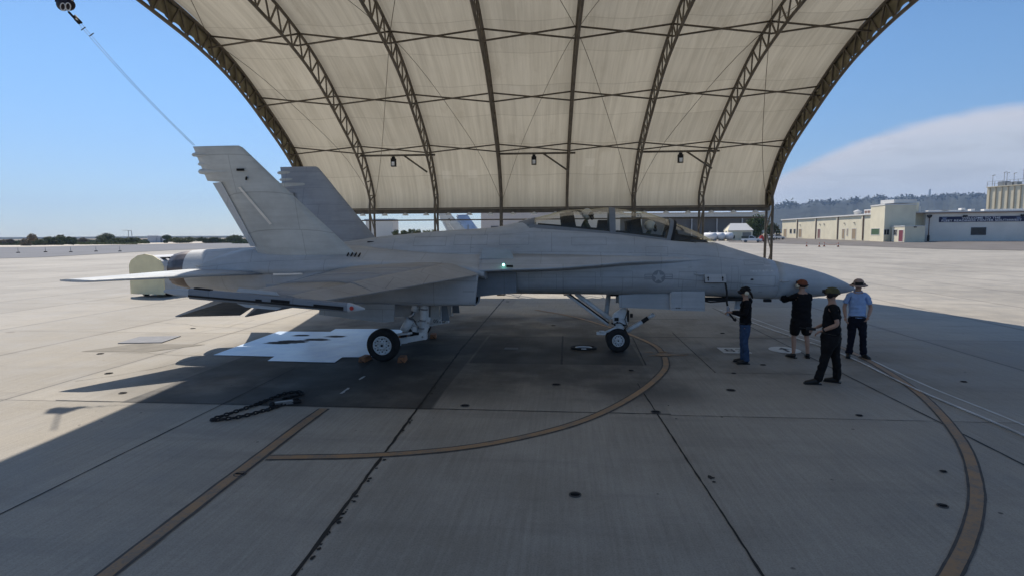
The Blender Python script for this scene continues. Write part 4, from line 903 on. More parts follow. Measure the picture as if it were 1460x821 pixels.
# floor ring with black border under the nose
p = G(832, 496.5); o = thing('floor_fitting', 'oval white ring with black surround on dark slab left of the nose wheel', 'floor fitting', (p.x, p.y, 0))
b = MB(); b.tube([(.30 * math.cos(a), .20 * math.sin(a), .02) for a in [2 * math.pi * k / 28 for k in range(28)]], .035, 6, closed=True); b.build('black_ring', BLACK, o)
b = MB(); b.tube([(.20 * math.cos(a), .15 * math.sin(a) - .06, .03) for a in [2 * math.pi * k / 24 for k in range(24)]], .022, 6, closed=True); b.build('white_ring', GEARW, o)
b = MB(); b.box((0, 0, .010), (.34, .22, .012)); p = G(729, 497); tag(b.build('concrete_plug', mat('plug_grey', (.20, .20, .20), .8), None, (p.x, p.y, 0)), 'small pale rectangular plug in the dark slab under the belly', 'floor plug')
# painted white square with digits and white disc
o = thing('stencil_square', 'white painted square with dark digits on the concrete behind the woman in jeans', 'floor marking', (4.08, 14.35, 0))
MB().add([(-.33, -.33, .009), (.33, -.33, .009), (.33, .36, .009), (-.33, .36, .009)], [(0, 1, 2, 3)]).build('white_square', WHITEP, o)
t = text_mesh('digits', '83', .52, LINEB, o); t.location = (.02, -.17, .013)
o = thing('stencil_disc', 'white painted disc with dark arrow on the concrete by the man in shorts', 'floor marking', (5.32, 14.5, 0))
b = MB(); b.add([(.36 * math.cos(2 * math.pi * k / 28), .42 * math.sin(2 * math.pi * k / 28), .009) for k in range(28)], [tuple(range(28))]); b.build('white_disc', WHITEP, o)
b = MB(); b.add([(-.03, -.25, .013), (.05, -.25, .013), (.05, .05, .013), (.15, .05, .013), (.01, .28, .013), (-.13, .05, .013), (-.03, .05, .013)], [tuple(range(7))]); b.build('arrow', LINEB, o)
# blue drip mat under the engines
def mat_mat():
    m = bpy.data.materials.new('drip_mat_blue'); nt, N, L = nodes(m); b = N['Principled BSDF']; P = N.new('ShaderNodeTexCoord').outputs['Object']
    n1 = noise_tex(N, L, P, 1.3, 7, .62); n2 = noise_tex(N, L, mapping(N, L, P, (1, 3, 1)), 2.2, 6, .6)
    c = mixc(N, L, mapr(N, L, n1, .35, .65), (.50, .62, .82), (.66, .77, .90))
    sp_ = N.new('ShaderNodeSeparateXYZ'); L.new(P, sp_.inputs[0])
    def blob(cx, cy, rx, ry):
        a = mth(N, L, 'DIVIDE', mth(N, L, 'SUBTRACT', sp_.outputs[0], cx), rx); a = mth(N, L, 'MULTIPLY', a, a); d = mth(N, L, 'DIVIDE', mth(N, L, 'SUBTRACT', sp_.outputs[1], cy), ry); d = mth(N, L, 'MULTIPLY', d, d)
        return mth(N, L, 'ADD', mth(N, L, 'ADD', a, d), mth(N, L, 'MULTIPLY', mth(N, L, 'SUBTRACT', n2, .5), 3.0))
    stn = None
    for (u, v, rx, ry) in ((405, 488, .42, .30), (425, 487, .40, .26), (452, 484.5, .40, .22), (478, 480, .36, .20), (430, 478.5, .30, .16), (400, 489, .5, .2)):
        p = G(u, v, 0); q = (p.x, p.y, rx, ry)
        k_ = mapr(N, L, blob(*q), 1.0, .35); stn = k_ if stn is None else mth(N, L, 'MAXIMUM', stn, k_)
        c = mixc(N, L, mth(N, L, 'MULTIPLY', k_, .96), c, (.008, .009, .012))
    L.new(c, b.inputs['Base Color']); b.inputs['Specular IOR Level'].default_value = .5; L.new(mth(N, L, 'ADD', .32, mth(N, L, 'MULTIPLY', stn, .6)), b.inputs['Roughness'])
    bp = N.new('ShaderNodeBump'); bp.inputs['Strength'].default_value = .4; bp.inputs['Distance'].default_value = .05; L.new(n1, bp.inputs['Height']); L.new(bp.outputs[0], b.inputs['Normal'])
    return m
poly = [(p.x, p.y) for p in (G(304.5, 506.2), G(391.4, 508.3), G(381.8, 514.6), G(477.3, 516.8), G(488, 509.3), G(523, 509), G(556, 508), G(572, 492), G(574, 470.5), G(533.6, 469), G(478.4, 469), G(471, 473.2), G(397.7, 472.6))]
b = MB(); b.plate([(x, y, .012) for x, y in poly], .008); tag(b.build('drip_mat', mat_mat()), 'light blue plastic drip mat with black oil stains under the jet engines', 'drip mat')
# chocks
WOOD = mat('orange_chock_wood', (.28, .12, .055), .7, var=.3, scale=14)
for c, lab, rz in (((.46, -1.55), 'orange wooden chock in front of the near main wheel', .1), ((-.42, -1.55), 'orange wooden chock behind the near main wheel', -.1), ((.46, 1.5), 'orange wooden chock at the far main wheel, ahead of the tyre', .15), ((-.42, 1.5), 'orange wooden chock behind the far main wheel, hidden in shade', 0)):
    o = thing('wheel_chock', lab, 'wheel chock', (JO.x + c[0], JO.y + c[1], 0), rz, 'chocks at the main wheels')
    MB().box((0, 0, .06), (.17, .36, .11), taper=.85).build('block', WOOD, o); MB().tube([(0, -.21, .08), (.02, -.26, .06), (.06, -.24, .03), (.05, -.18, .014)], .009, 6).build('rope', BLACK, o)
# tie-down chain lying on the concrete
cp = smooth([Vector((p.x, p.y, .025)) for p in (G(300, 600), G(330, 590), (G(365, 578)), G(395, 566), G(412, 561), G(428, 560), G(430, 563), G(415, 567), G(406, 569))], 10)
cq = smooth([Vector((p.x, p.y, .025)) for p in (G(300, 601), G(340, 596), G(375, 587), G(395, 581), G(412, 575), G(426, 569))], 12)
o = thing('tie_down_chain', 'black tie-down chain lying in a long loop on the shaded concrete', 'chain', (0, 0, 0))
b = MB()
for path in (cp, cq):
    acc = 0; k = 0
    for a, c in zip(path, path[1:]):
        acc += (c - a).length
        if acc > .055:
            acc = 0; d = (c - a).normalized(); s_ = Vector((-d.y, d.x, 0)); up = Vector((0, 0, 1)); w_ = s_ if k % 2 == 0 else (s_ * .5 + up * .5).normalized(); k += 1
            b.tube([a + d * .045 * math.cos(t) + w_ * .024 * math.sin(t) for t in [2 * math.pi * q / 8 for q in range(8)]], .014, 5, closed=True)
b.build('chain_links', BLACK, o)
b = MB(); h = G(405, 577); b.bar((h.x - .12, h.y - .08, .04), (h.x + .12, h.y + .08, .04), .07, .06); b.tube([(h.x + .1, h.y + .06, .04), (h.x + .24, h.y + .14, .03)], .03, 8, 1); b.ball((h.x - .16, h.y - .1, .04), .05, 1, 8, 6);
b.build('tensioner', [STEEL, BLACK], o); h2 = G(382, 586); MB().ball((h2.x, h2.y, .03), (.05, .03, .03), 0, 8, 6).build('hook', BLACK, o)
# white hose along the right
hp = smooth([Vector((x, y, .02)) for x, y in ((6.25, 4), (6.37, 8.47), (6.32, 11.03), (6.45, 14.06), (6.1, 17), (5.95, 18.51), (5.7, 22))], 14)
tag(MB().tube(hp, .015, 6).build('white_hose', mat('hose_white', (.62, .62, .62), .5, var=.3, scale=2)), 'thin white hose running across the concrete behind the men on the right', 'hose')
b = MB(); ribbon(b, [Vector((p.x + .38, p.y + .2, 0)) for p in hp], .045, .005, 0, .3); tag(b.build('worn_line_trace', WHITEP), kind='structure')

# ================================================================== PEOPLE
def skin(name, V, E, sub=2):
    me = bpy.data.meshes.new('skeleton'); me.from_pydata([v[0] for v in V], E, []); o = bpy.data.objects.new('skeleton', me); COL.objects.link(o)
    md = o.modifiers.new('s', 'SKIN'); md.use_smooth_shade = True
    if not me.skin_vertices: me.skin_vertices.new()
    for i, v in enumerate(V):
        r = v[1]; me.skin_vertices[0].data[i].radius = r if isinstance(r, tuple) else (r, r)
    me.skin_vertices[0].data[0].use_root = True
    ss = o.modifiers.new('u', 'SUBSURF'); ss.levels = sub; ss.render_levels = sub
    dg = bpy.context.evaluated_depsgraph_get(); ev = o.evaluated_get(dg); m2 = ev.to_mesh()
    vs = [tuple(v.co) for v in m2.vertices]; fs = [tuple(p.vertices) for p in m2.polygons]; ev.to_mesh_clear(); bpy.data.objects.remove(o); bpy.data.meshes.remove(me)
    return vs, fs
CL = {}
def cloth(name, col, var=.2):
    if name not in CL: CL[name] = mat(name, col, .85, var=var, scale=16, bump=.3, spec=.15)
    return CL[name]
def person(label, loc, rz, h, pose, shirt, legs, shoe, hatcol, cupcol, long_sleeve, shorts=False, hairlong=False, sit=False, seated_hat=None, fat=1.0, goggles=True):
    o = thing('person', label, 'person', loc, rz); k = h / 1.75; o.scale = (k, k, k)
    J = dict(pel=(0, 0, .95), wai=(0, 0, 1.10), che=(0, .0, 1.30), nb=(0, -.01, 1.47), nk=(0, .005, 1.535), h1=(0, .03, 1.59), h2=(0, .02, 1.655), h3=(0, 0, 1.71),
             shL=(-.185, 0, 1.405), shR=(.185, 0, 1.405), elL=(-.25, -.02, 1.13), elR=(.25, -.02, 1.13), wrL=(-.26, .06, .90), wrR=(.26, .06, .90),
             hiL=(-.095, 0, .90), hiR=(.095, 0, .90), knL=(-.10, .02, .50), knR=(.10, .02, .50), anL=(-.10, -.01, .085), anR=(.10, -.01, .085), toL=(-.12, .15, .04), toR=(.12, .15, .04)); J.update(pose)
    f = fat
    names = ['pel', 'wai', 'che', 'nb', 'nk', 'h1', 'h2', 'h3', 'shL', 'elL', 'wrL', 'shR', 'elR', 'wrR', 'hiL', 'knL', 'anL', 'toL', 'hiR', 'knR', 'anR', 'toR']
    rad = dict(pel=(.145 * f, .11 * f), wai=(.135 * f, .10 * f), che=(.148 * f, .10 * f), nb=(.072, .058), nk=.052, h1=(.070, .080), h2=(.078, .096), h3=(.060, .070), shL=.046, shR=.046, elL=.044, elR=.044, wrL=.028, wrR=.028,
               hiL=.09 * f, hiR=.09 * f, knL=.056, knR=.056, anL=.037, anR=.037, toL=(.026, .016), toR=(.026, .016))
    for s_ in 'LR': J['th' + s_] = tuple(Vector(J['hi' + s_]).lerp(Vector(J['kn' + s_]), .3)); rad['th' + s_] = .085 * f; names[names.index('hi' + s_)] = 'th' + s_
    edges = [('pel', 'wai'), ('wai', 'che'), ('che', 'nb'), ('nb', 'nk'), ('nk', 'h1'), ('h1', 'h2'), ('h2', 'h3'), ('nb', 'shL'), ('shL', 'elL'), ('elL', 'wrL'), ('nb', 'shR'), ('shR', 'elR'), ('elR', 'wrR'), ('pel', 'thL'), ('thL', 'knL'), ('knL', 'anL'), ('anL', 'toL'), ('pel', 'thR'), ('thR', 'knR'), ('knR', 'anR'), ('anR', 'toR')]
    def sk(ns, es, radf, sub=2, over=None):
        P = dict(J); P.update(over or {})
        return skin('s', [(P[n], radf(n)) for n in ns], [(ns.index(a), ns.index(c)) for a, c in es], sub)
    # calf muscle: extra vertices
    for s_ in 'LR':
        kn, an = Vector(J['kn' + s_]), Vector(J['an' + s_]); J['ca' + s_] = tuple(kn.lerp(an, .32) + Vector((0, -.015, 0))); rad['ca' + s_] = .056; names.append('ca' + s_)
        edges.remove(('kn' + s_, 'an' + s_)); edges += [('kn' + s_, 'ca' + s_), ('ca' + s_, 'an' + s_)]
        el, wr = Vector(J['el' + s_]), Vector(J['wr' + s_]); J['fo' + s_] = tuple(el.lerp(wr, .3)); rad['fo' + s_] = .045; names.append('fo' + s_)
        edges.remove(('el' + s_, 'wr' + s_)); edges += [('el' + s_, 'fo' + s_), ('fo' + s_, 'wr' + s_)]
    b = MB(); b.add(*sk(names, edges, lambda n: rad[n]), 0, True)
    for s_, sx in (('L', -1), ('R', 1)):   # hands
        wr, el = Vector(J['wr' + s_]), Vector(J['el' + s_]); d = (wr - el).normalized(); fwd = Vector((0, 1, 0)) if abs(d.y) < .8 else Vector((0, 0, 1))
        s1 = d.cross(fwd).normalized(); wdt = d.cross(s1).normalized(); pal = -s1 * sx if abs(d.z) > .5 else Vector((0, 0, -1)); pal = (pal - d * pal.dot(d)).normalized(); wdt = d.cross(pal).normalized()
        b.add(*skin('p', [(tuple(wr - d * .01), .026), (tuple(wr + d * .04), (.040, .020)), (tuple(wr + d * .085), (.042, .018))], [(0, 1), (1, 2)], 1), 0, True)
        for q, ln in ((-.030, .062), (-.010, .075), (.010, .070), (.030, .055)):
            p0 = wr + d * .075 + wdt * q; p1_ = p0 + d * ln * .5 + pal * .006; p2 = p1_ + d * ln * .35 + pal * .02; p3 = p2 + d * ln * .1 + pal * .022
            b.add(*skin('f', [(tuple(p0), .0095), (tuple(p1_), .009), (tuple(p2), .008), (tuple(p3), .0065)], [(0, 1), (1, 2), (2, 3)], 1), 0, True)
        tw = wdt if wdt.y > 0 else -wdt; p0 = wr + d * .025 + tw * .028; p1_ = p0 + d * .03 + tw * .022 + pal * .01; p2 = p1_ + d * .028 + tw * .004 + pal * .012
        b.add(*skin('t', [(tuple(p0), .012), (tuple(p1_), .0105), (tuple(p2), .008)], [(0, 1), (1, 2)], 1), 0, True)
    # face; the head turns about the neck
    hc = Vector(J['h2']); turn = Matrix.Rotation(pose.get('turn', 0), 4, 'Z') @ Matrix.Rotation(pose.get('nod', 0), 4, 'X'); HM = Matrix.Translation(hc) @ turn
    b.add(*skin('n', [((0, .080, .012), .011), ((0, .102, -.008), .014), ((0, .108, -.022), .012)], [(0, 1), (1, 2)], 1), 0, True, HM)
    b.ball((0, .086, -.052), (.024, .012, .007), 2, 10, 6, HM)
    for sx in (-1, 1): b.ball((sx * .032, .084, .012), (.012, .008, .008), 1, 8, 6, HM); b.ball((sx * .082, -.005, -.005), (.012, .02, .032), 0, 8, 6, HM); b.ball((sx * .032, .09, .026), (.018, .006, .005), 3, 8, 5, HM)
    b.build('body', [SKIN, EYE, mat('lip', (.32, .13, .11), .5), HAIR], o)
    # clothes
    def grow(n, a): r = rad[n]; return tuple(x + a for x in r) if isinstance(r, tuple) else r + a
    P0 = Vector(J['pel']); J['hem'] = tuple(P0 + Vector((0, 0, -.10 if not sit else -.03))); J['bel'] = tuple(P0 + Vector((0, 0, .05)))
    ns = ['hem', 'bel', 'wai', 'che', 'nb', 'shL', 'elL', 'shR', 'elR']; es = [('hem', 'bel'), ('bel', 'wai'), ('wai', 'che'), ('che', 'nb'), ('nb', 'shL'), ('shL', 'elL'), ('nb', 'shR'), ('shR', 'elR')]; over = {'nb': tuple(Vector(J['nb']) + Vector((0, 0, -.015)))}
    if long_sleeve:
        for s_ in 'LR': ns += ['fo' + s_, 'wr' + s_]; es += [('el' + s_, 'fo' + s_), ('fo' + s_, 'wr' + s_)]
    else:
        for s_ in 'LR': over['el' + s_] = tuple(Vector(J['sh' + s_]).lerp(Vector(J['el' + s_]), .75))
    def rs(n):
        if n == 'hem': return (.185 * f, .145 * f)
        if n == 'bel': return (.175 * f, .142 * f)
        if n[:2] == 'el' and not long_sleeve: return .066
        if n[:2] == 'sh': return .064
        return grow(n, {'wai': .036, 'che': .040, 'nb': .036}.get(n, .020))
    def folds(vf, amp):
        out = []
        for v in vf[0]:
            q = Vector(v); a = noise.noise((q.x * 9, q.y * 9, q.z * 17 + h * 31)); c = noise.noise((q.x * 21 + 5, q.y * 21, q.z * 34)); e = Vector((q.x, q.y, 0)); e = e.normalized() if e.length > 1e-4 else e
            out.append(tuple(q + e * (a * amp + c * amp * .5)))
        return out, vf[1]
    MB().add(*folds(sk(ns, es, rs, 3, over), .018), 0, True).build('shirt', shirt, o)
    for s_ in 'LR': J['th' + s_] = tuple(Vector(J['hi' + s_]).lerp(Vector(J['kn' + s_]), .38))
    J['wt'] = tuple(P0 + Vector((0, 0, .10)))
    over = {'pel': tuple(P0 + Vector((0, 0, -.03)))}
    ns = ['pel', 'wt', 'thL', 'knL', 'thR', 'knR']; es = [('pel', 'wt'), ('pel', 'thL'), ('thL', 'knL'), ('pel', 'thR'), ('thR', 'knR')]
    if not shorts:
        for s_ in 'LR': ns += ['ca' + s_, 'an' + s_]; es += [('kn' + s_, 'ca' + s_), ('ca' + s_, 'an' + s_)]; over['an' + s_] = tuple(Vector(J['an' + s_]) + Vector((0, -.005, -.045)))
    def rt(n): return {'pe': (.165 * f, .135 * f), 'wt': (.155 * f, .125 * f), 'th': .108 * f, 'kn': .098 if shorts else .082, 'ca': .078, 'an': .078}[n[:2]]
    MB().add(*folds(sk(ns, es, rt, 3, over), .018), 0, True).build('shorts' if shorts else 'trousers', legs, o)
    for s_ in 'LR':
        an, to = Vector(J['an' + s_]), Vector(J['to' + s_]); d = Vector((to.x - an.x, to.y - an.y, 0)).normalized(); zf = an.z - .085
        p = [(an + d * -.055 + Vector((0, 0, -.03)), (.048, .05)), (an + Vector((0, 0, -.015)), (.056, .066)), (an + d * .09 + Vector((0, 0, -.04)), (.058, .05)), (an + d * .17 + Vector((0, 0, -.05)), (.054, .038)), (an + d * .215 + Vector((0, 0, -.056)), (.04, .028))]
        bb = MB(); bb.add(*skin('sh', [(tuple(a), r) for a, r in p], [(i, i + 1) for i in range(4)], 2), 0, True)
        M = Matrix.Translation((an.x, an.y, zf)) @ Matrix.Rotation(math.atan2(-d.x, d.y), 4, 'Z'); bb.box((0, .07, .012), (.088, .29, .024), M=M); bb.build('shoe', shoe, o)
    if pose.get('collar'):
        nb_ = Vector(J['nb']); bb = MB(); bb.tube([(nb_.x + .078 * math.cos(a), nb_.y + .068 * math.sin(a), nb_.z + .035 - .02 * math.sin(a)) for a in [2 * math.pi * q / 16 for q in range(16)]], .018, 6, 0, closed=True); bb.bar((nb_.x, .118 * f, 1.40), (nb_.x, .135 * f, 1.24), .03, .008); bb.build('collar', shirt, o)
    if pose.get('hood'):
        nb_ = Vector(J['nb']); bb = MB(); bb.ball((nb_.x, nb_.y - .075, nb_.z - .01), (.10, .055, .075), 0, 14, 8); bb.build('hood', shirt, o)
    if not shorts and not sit:
        P_ = Vector(J['pel']); bb = MB(); bb.tube([(P_.x + .152 * f * math.cos(a), P_.y + .127 * f * math.sin(a), P_.z + .0) for a in [2 * math.pi * q / 20 for q in range(20)]], .018, 6, 0, closed=True); bb.build('belt', SHOE, o)
    if pose.get('watch'):
        w_ = Vector(J['wrL']); e_ = Vector(J['elL']); d_ = (e_ - w_).normalized(); bb = MB(); bb.tube([w_ + d_ * .03, w_ + d_ * .06], .036, 12); bb.build('watch', SHOE, o)
    # hair and padded deck helmet with ear cups
    bb = MB(); bb.ball((0, -.018, .035), (.092, .105, .088), 0, 14, 9, HM)
    if hairlong: bb.add(*skin('hl', [((0, -.08, .0), (.06, .04)), ((0, -.11, -.10), (.045, .03)), ((0, -.10, -.20), (.02, .015))], [(0, 1), (1, 2)], 1), 0, True, HM)
    bb.build('hair', HAIR, o)
    if hatcol:
        bb = MB(); prof_ = [(.112, -.005), (.114, .02), (.108, .06), (.088, .095), (.055, .118), (.01, .126)]
        rings_ = [[HM @ Vector((r * .97 * math.cos(2 * math.pi * j / 22), r * 1.12 * math.sin(2 * math.pi * j / 22) - .005, z + .01)) for j in range(22)] for r, z in prof_]; bb.loft(rings_, True, 0, True)
        bb.tube([HM @ Vector((.118 * math.cos(a), .128 * math.sin(a) - .005, .02)) for a in [2 * math.pi * q / 22 for q in range(22)]], .012, 6, 1, closed=True)
        if goggles: bb.box((0, .118, .055), (.15, .05, .055), 0, 1, HM)
        if pose.get('brim'): bb.lathe([(.11, .0), (.185, -.035), (.185, -.042), (.105, -.012)], 22, 0, HM @ Matrix.Translation((0, 0, .02)))
        hat = bb.build('hat', [hatcol, BLACK], o)
        for sx in (-1, 1):
            bb = MB(); M = HM @ Matrix.Translation((sx * .098, -.002, -.012)) @ Matrix.Rotation(R(90 * sx), 4, 'Y'); bb.lathe([(.046, -.012), (.050, .0), (.048, .025), (.036, .040), (.01, .044)], 16, 0, M); bb.build('ear_cup', cupcol, o)
    return o
JEANS = cloth('blue_denim', (.045, .075, .14)); BLK = cloth('black_cotton', (.010, .010, .012)); BLKT = cloth('black_trouser', (.014, .013, .014)); LBLUE = cloth('light_blue_polo', (.30, .42, .66), .08); NAVY = cloth('navy_trouser', (.012, .013, .022))
SHOE = mat('black_shoe', (.012, .012, .012), .5); CREAM = mat('cream_plastic', (.62, .56, .44), .4); OLIVE = cloth('olive_cloth', (.10, .095, .05)); RUST = cloth('rust_cloth', (.20, .07, .04)); TAN = cloth('pinkish_tan_cloth', (.36, .26, .22)); BLKH = cloth('black_cloth', (.016, .016, .018))
p = G(1061, 517.5, 0)
w1 = person('woman in black hoodie and blue jeans with white ear cups holding a cable box', p, R(82), 1.66, dict(hood=True, turn=R(4), nod=R(-22), elL=(-.24, .05, 1.16), elR=(.23, .06, 1.15), wrL=(-.12, .31, 1.20), wrR=(.10, .31, 1.17), toL=(-.12, .15, .04), toR=(.12, .15, .04), knL=(-.08, .02, .5), knR=(.08, .03, .5), anL=(-.08, -.03, .085), anR=(.08, .02, .085)), BLK, JEANS, SHOE, BLKH, CREAM, True, hairlong=True, fat=.98)
p = G(1140, 509.5, 0)
person('man in black sweatshirt and black shorts with rust cap reaching up to the jet nose', p, R(4), 1.76, dict(turn=R(8), nod=R(6), elL=(-.33, .20, 1.28), elR=(.27, .24, 1.27), wrL=(-.22, .38, 1.50), wrR=(.06, .44, 1.42), knL=(-.14, .02, .5), knR=(.15, .02, .5), anL=(-.15, -.02, .085), anR=(.17, -.02, .085), toL=(-.19, .12, .04), toR=(.22, .12, .04)), BLK, BLKT, SHOE, RUST, CREAM, True, shorts=True, fat=1.32)
p = G(1182, 546.5, 0)
w3 = person('man in black shirt and trousers with olive cap, nearest the camera, facing left', p, R(74), 1.80, dict(watch=True, turn=R(-22), nod=R(0), elL=(-.25, -.06, 1.14), elR=(.26, -.04, 1.14), wrL=(-.16, .18, 1.0), wrR=(.10, .24, 1.02), knL=(-.10, .10, .5), knR=(.10, -.10, .49), anL=(-.13, .22, .085), anR=(.13, -.14, .085), toL=(-.16, .37, .04), toR=(.17, 0, .04), hiL=(-.095, .02, .9), hiR=(.095, -.02, .9)), BLK, BLKT, SHOE, OLIVE, BLKH, False, fat=1.22)
p = G(1219, 509, 0)
person('man in light blue polo shirt and dark trousers with tan cap, farthest right', p, R(162), 1.77, dict(collar=True, turn=R(-4), nod=R(-8), elL=(-.27, -.05, 1.13), elR=(.26, .0, 1.14), wrL=(-.20, .12, .95), wrR=(.24, .12, .92), knL=(-.13, .04, .5), knR=(.09, .04, .5), anL=(-.17, -.02, .085), anR=(.13, .0, .085), toL=(-.24, .13, .04), toR=(.16, .16, .04), brim=True), LBLUE, NAVY, SHOE, TAN, BLKH, False, fat=1.05)
wp = w1.matrix_basis @ Vector((0, .36, 1.17))
o = thing('handheld_tester', 'small grey handheld tester in the hands of the woman in jeans', 'tester', wp, R(82)); MB().box((0, .03, .05), (.13, .04, .20)).build('case', mat('tester_grey', (.33, .36, .42), .5), o); MB().box((0, .005, .08), (.09, .012, .08)).build('screen', DARK, o)
wp = w3.matrix_basis @ Vector((.04, .33, 1.0))
o = thing('handheld_radio', 'black handheld radio held at the waist by the man in black', 'radio', wp, R(74)); MB().box((0, 0, 0), (.06, .16, .045)).build('case', BLACK, o); MB().tube([(0, .08, 0), (0, .2, .02)], .008, 6).build('aerial', BLACK, o)
# two crew in the cockpit
def crew(label, x, z, turn):
    o = thing('person', label, 'person', (JO.x + x, JO.y, z), 0)
    V = [((-.10, 0, -.62), (.15, .13)), ((-.12, 0, -.42), (.15, .13)), ((-.10, 0, -.22), (.14, .12)), ((-.04, 0, -.12), .055), ((0, 0, -.05), (.075, .08)), ((0, 0, .02), (.08, .09)), ((-.06, -.18, -.2), .06), ((.08, -.24, -.42), .045), ((.30, -.16, -.42), .035), ((-.06, .18, -.2), .06), ((.08, .24, -.42), .045), ((.30, .16, -.42), .035), ((.0, -.1, -.66), .09), ((.36, -.12, -.56), .065), ((.5, -.12, -.75), .05), ((.0, .1, -.66), .09), ((.36, .12, -.56), .065), ((.5, .12, -.75), .05)]
    Ed = [(0, 1), (1, 2), (2, 3), (3, 4), (4, 5), (2, 6), (6, 7), (7, 8), (2, 9), (9, 10), (10, 11), (0, 12), (12, 13), (13, 14), (0, 15), (15, 16), (16, 17)]
    b = MB(); b.add(*skin('c', V, Ed, 2), 0, True); b.build('body', [FLIGHT], o)
    M = Matrix.Rotation(turn, 4, 'Z'); b = MB(); b.ball((-.02, 0, .02), (.135, .125, .135), 0, 16, 10, M); b.build('helmet', HELM, o)
    b = MB(); b.ball((.065, 0, .005), (.085, .105, .075), 0, 14, 8, M); b.ball((.11, 0, -.075), (.05, .05, .055), 0, 10, 6, M); b.build('visor_and_mask', VISOR, o)
crew('pilot with white helmet and dark visor in the rear cockpit seat', 4.70, 3.325, R(-25)); crew('pilot with white helmet and dark visor in the front cockpit seat', 6.20, 3.03, R(10))

# ================================================================== GROUND EQUIPMENT
CREAMP = mat('cream_panel', (.84, .74, .46), .6, var=.08, scale=2); CARTG = mat('cart_grey', (.52, .53, .53), .5, var=.15, scale=3)
p = at(210, 417, 27.5); p.z = 0
o = thing('ground_power_cart', 'cream domed ground cart with louvred top standing in sun behind the tail', 'ground cart', p, R(-9))
w, h = 1.0, 2.06
out = [(-w, .14), (w, .14), (w, 1.50), (w * .86, 1.76), (w * .45, 1.98), (0, h), (-w * .45, 1.98), (-w * .86, 1.76), (-w, 1.50)]
b = MB(); b.loft([[Vector((x, y, z)) for x, z in out] for y in (0, .06)], smooth=False); b.build('end_panel', CREAMP, o)
b = MB(); sc = .93; b.loft([[Vector((x * sc, y, .2 + (z - .14) * sc)) for x, z in out] for y in (.062, 3.0)], smooth=False)
for k in range(6):
    for sx in (-1, 1): b.box((sx * .55, .5 + .42 * k, 1.86), (.5, .24, .05), 0, 1)
b.build('housing', [CARTG, DARK], o)
b = MB(); b.box((.86, 1.2, .75), (.05, 1.9, .45)); b.build('side_vent', DARK, o); b = MB(); b.box((.845, 1.3, .4), (.06, 2.4, .34)); b.build('side_panel', CREAMP, o)
for sx in (-1, 1):
    for y in (.6, 2.4): M = Matrix.Translation((sx * .7, y, .2)) @ Matrix.Rotation(R(90), 4, 'Y'); b = MB(); b.lathe([(.06, -.08), (.2, -.08), (.2, .08), (.06, .08)], 18, 0, M); b.build('cart_wheel', TYRE, o)

# ================================================================== BUILDINGS on the right
STUC = mat('cream_stucco', (.72, .66, .50), .9, var=.07, scale=.4, spec=.15); STUCW = mat('pale_grey_wall', (.74, .68, .60), .9, var=.06, scale=.3, spec=.15); ROOFW = mat('white_roof_trim', (.66, .65, .62), .8, var=.06); DOORB = mat('brown_door', (.22, .12, .10), .6); DOORT = mat('tan_door', (.34, .26, .17), .6)
PIPE = mat('brown_pipe', (.20, .12, .09), .6); NAVYP = mat('navy_banner', (.015, .02, .06), .7, var=.1); LETW = mat('banner_white', (.70, .70, .72), .7, var=.05)
class Wall:
    """a facade seen between two ground points; (s, z) run along and up it, out is towards the viewer"""
    def __init__(s, a, c):
        s.a, s.c = Vector(a), Vector(c); s.z = min(a.z, c.z); s.d = Vector((c.x - a.x, c.y - a.y, 0)); s.L = s.d.length; s.d.normalize(); s.n = Vector((s.d.y, -s.d.x, 0))
        if s.n.dot(-s.a) < 0: s.n = -s.n
        s.rz = math.atan2(s.d.y, s.d.x)
    def P(s, t, z, out=0): q = s.a + s.d * t + s.n * out; return Vector((q.x, q.y, s.z + z))
    def box(s, b, t0, t1, z0, z1, o0, o1, m=0):
        c = s.P((t0 + t1) / 2, (z0 + z1) / 2, (o0 + o1) / 2); b.box(c, (abs(t1 - t0), abs(o1 - o0), z1 - z0), s.rz, m)
    def s_at(s, u):
        r = ray(u, 330); den = r.x * s.d.y - r.y * s.d.x; t = (s.a.x * s.d.y - s.a.y * s.d.x) / den
        q = Vector((r.x * t, r.y * t, 0)); return (q.x - s.a.x) * s.d.x + (q.y - s.a.y) * s.d.y, q
    def zat(s, u, v):
        t, q = s.s_at(u); d = ray(u, v); k = q.length / math.hypot(d.x, d.y); return CAMH + d.z * k - s.z
def opening(W, par, name, u0, u1, v0, v1, m, frame=None, lab=None):
    t0, t1 = W.s_at(u0)[0], W.s_at(u1)[0]; um = (u0 + u1) / 2; z1, z0 = W.zat(um, v0), max(.02, W.zat(um, v1)); t0, t1 = min(t0, t1), max(t0, t1)
    b = MB(); W.box(b, t0, t1, z0, z1, .0, .05); e = b.build(name, m, par)
    if frame:
        b = MB(); f = .12
        for q in ((t0 - f, t1 + f, z1, z1 + f), (t0 - f, t1 + f, z0 - f, z0), (t0 - f, t0, z0, z1), (t1, t1 + f, z0, z1)): W.box(b, *q, .0, .08)
        if name == 'window' and abs(t1 - t0) < 2: W.box(b, (t0 + t1) / 2 - .04, (t0 + t1) / 2 + .04, z0, z1, .051, .07)
        b.build('window_frame' if name == 'window' else 'door_frame', frame, e)
    return e
bl = thing('long_building', 'long low cream building with brown doors and downpipes, under the hills', 'building')
W = Wall(at(1114.7, 339.2, 236), at(1245, 342.4, 168)); H = 7.3
b = MB(); W.box(b, 0, W.L + 4, -.6, H, -22, 0); b.build('wall', STUC, bl)
b = MB(); W.box(b, -.4, W.L + 4, H, H + .4, -22.4, .5); b.build('roof_edge', ROOFW, bl)
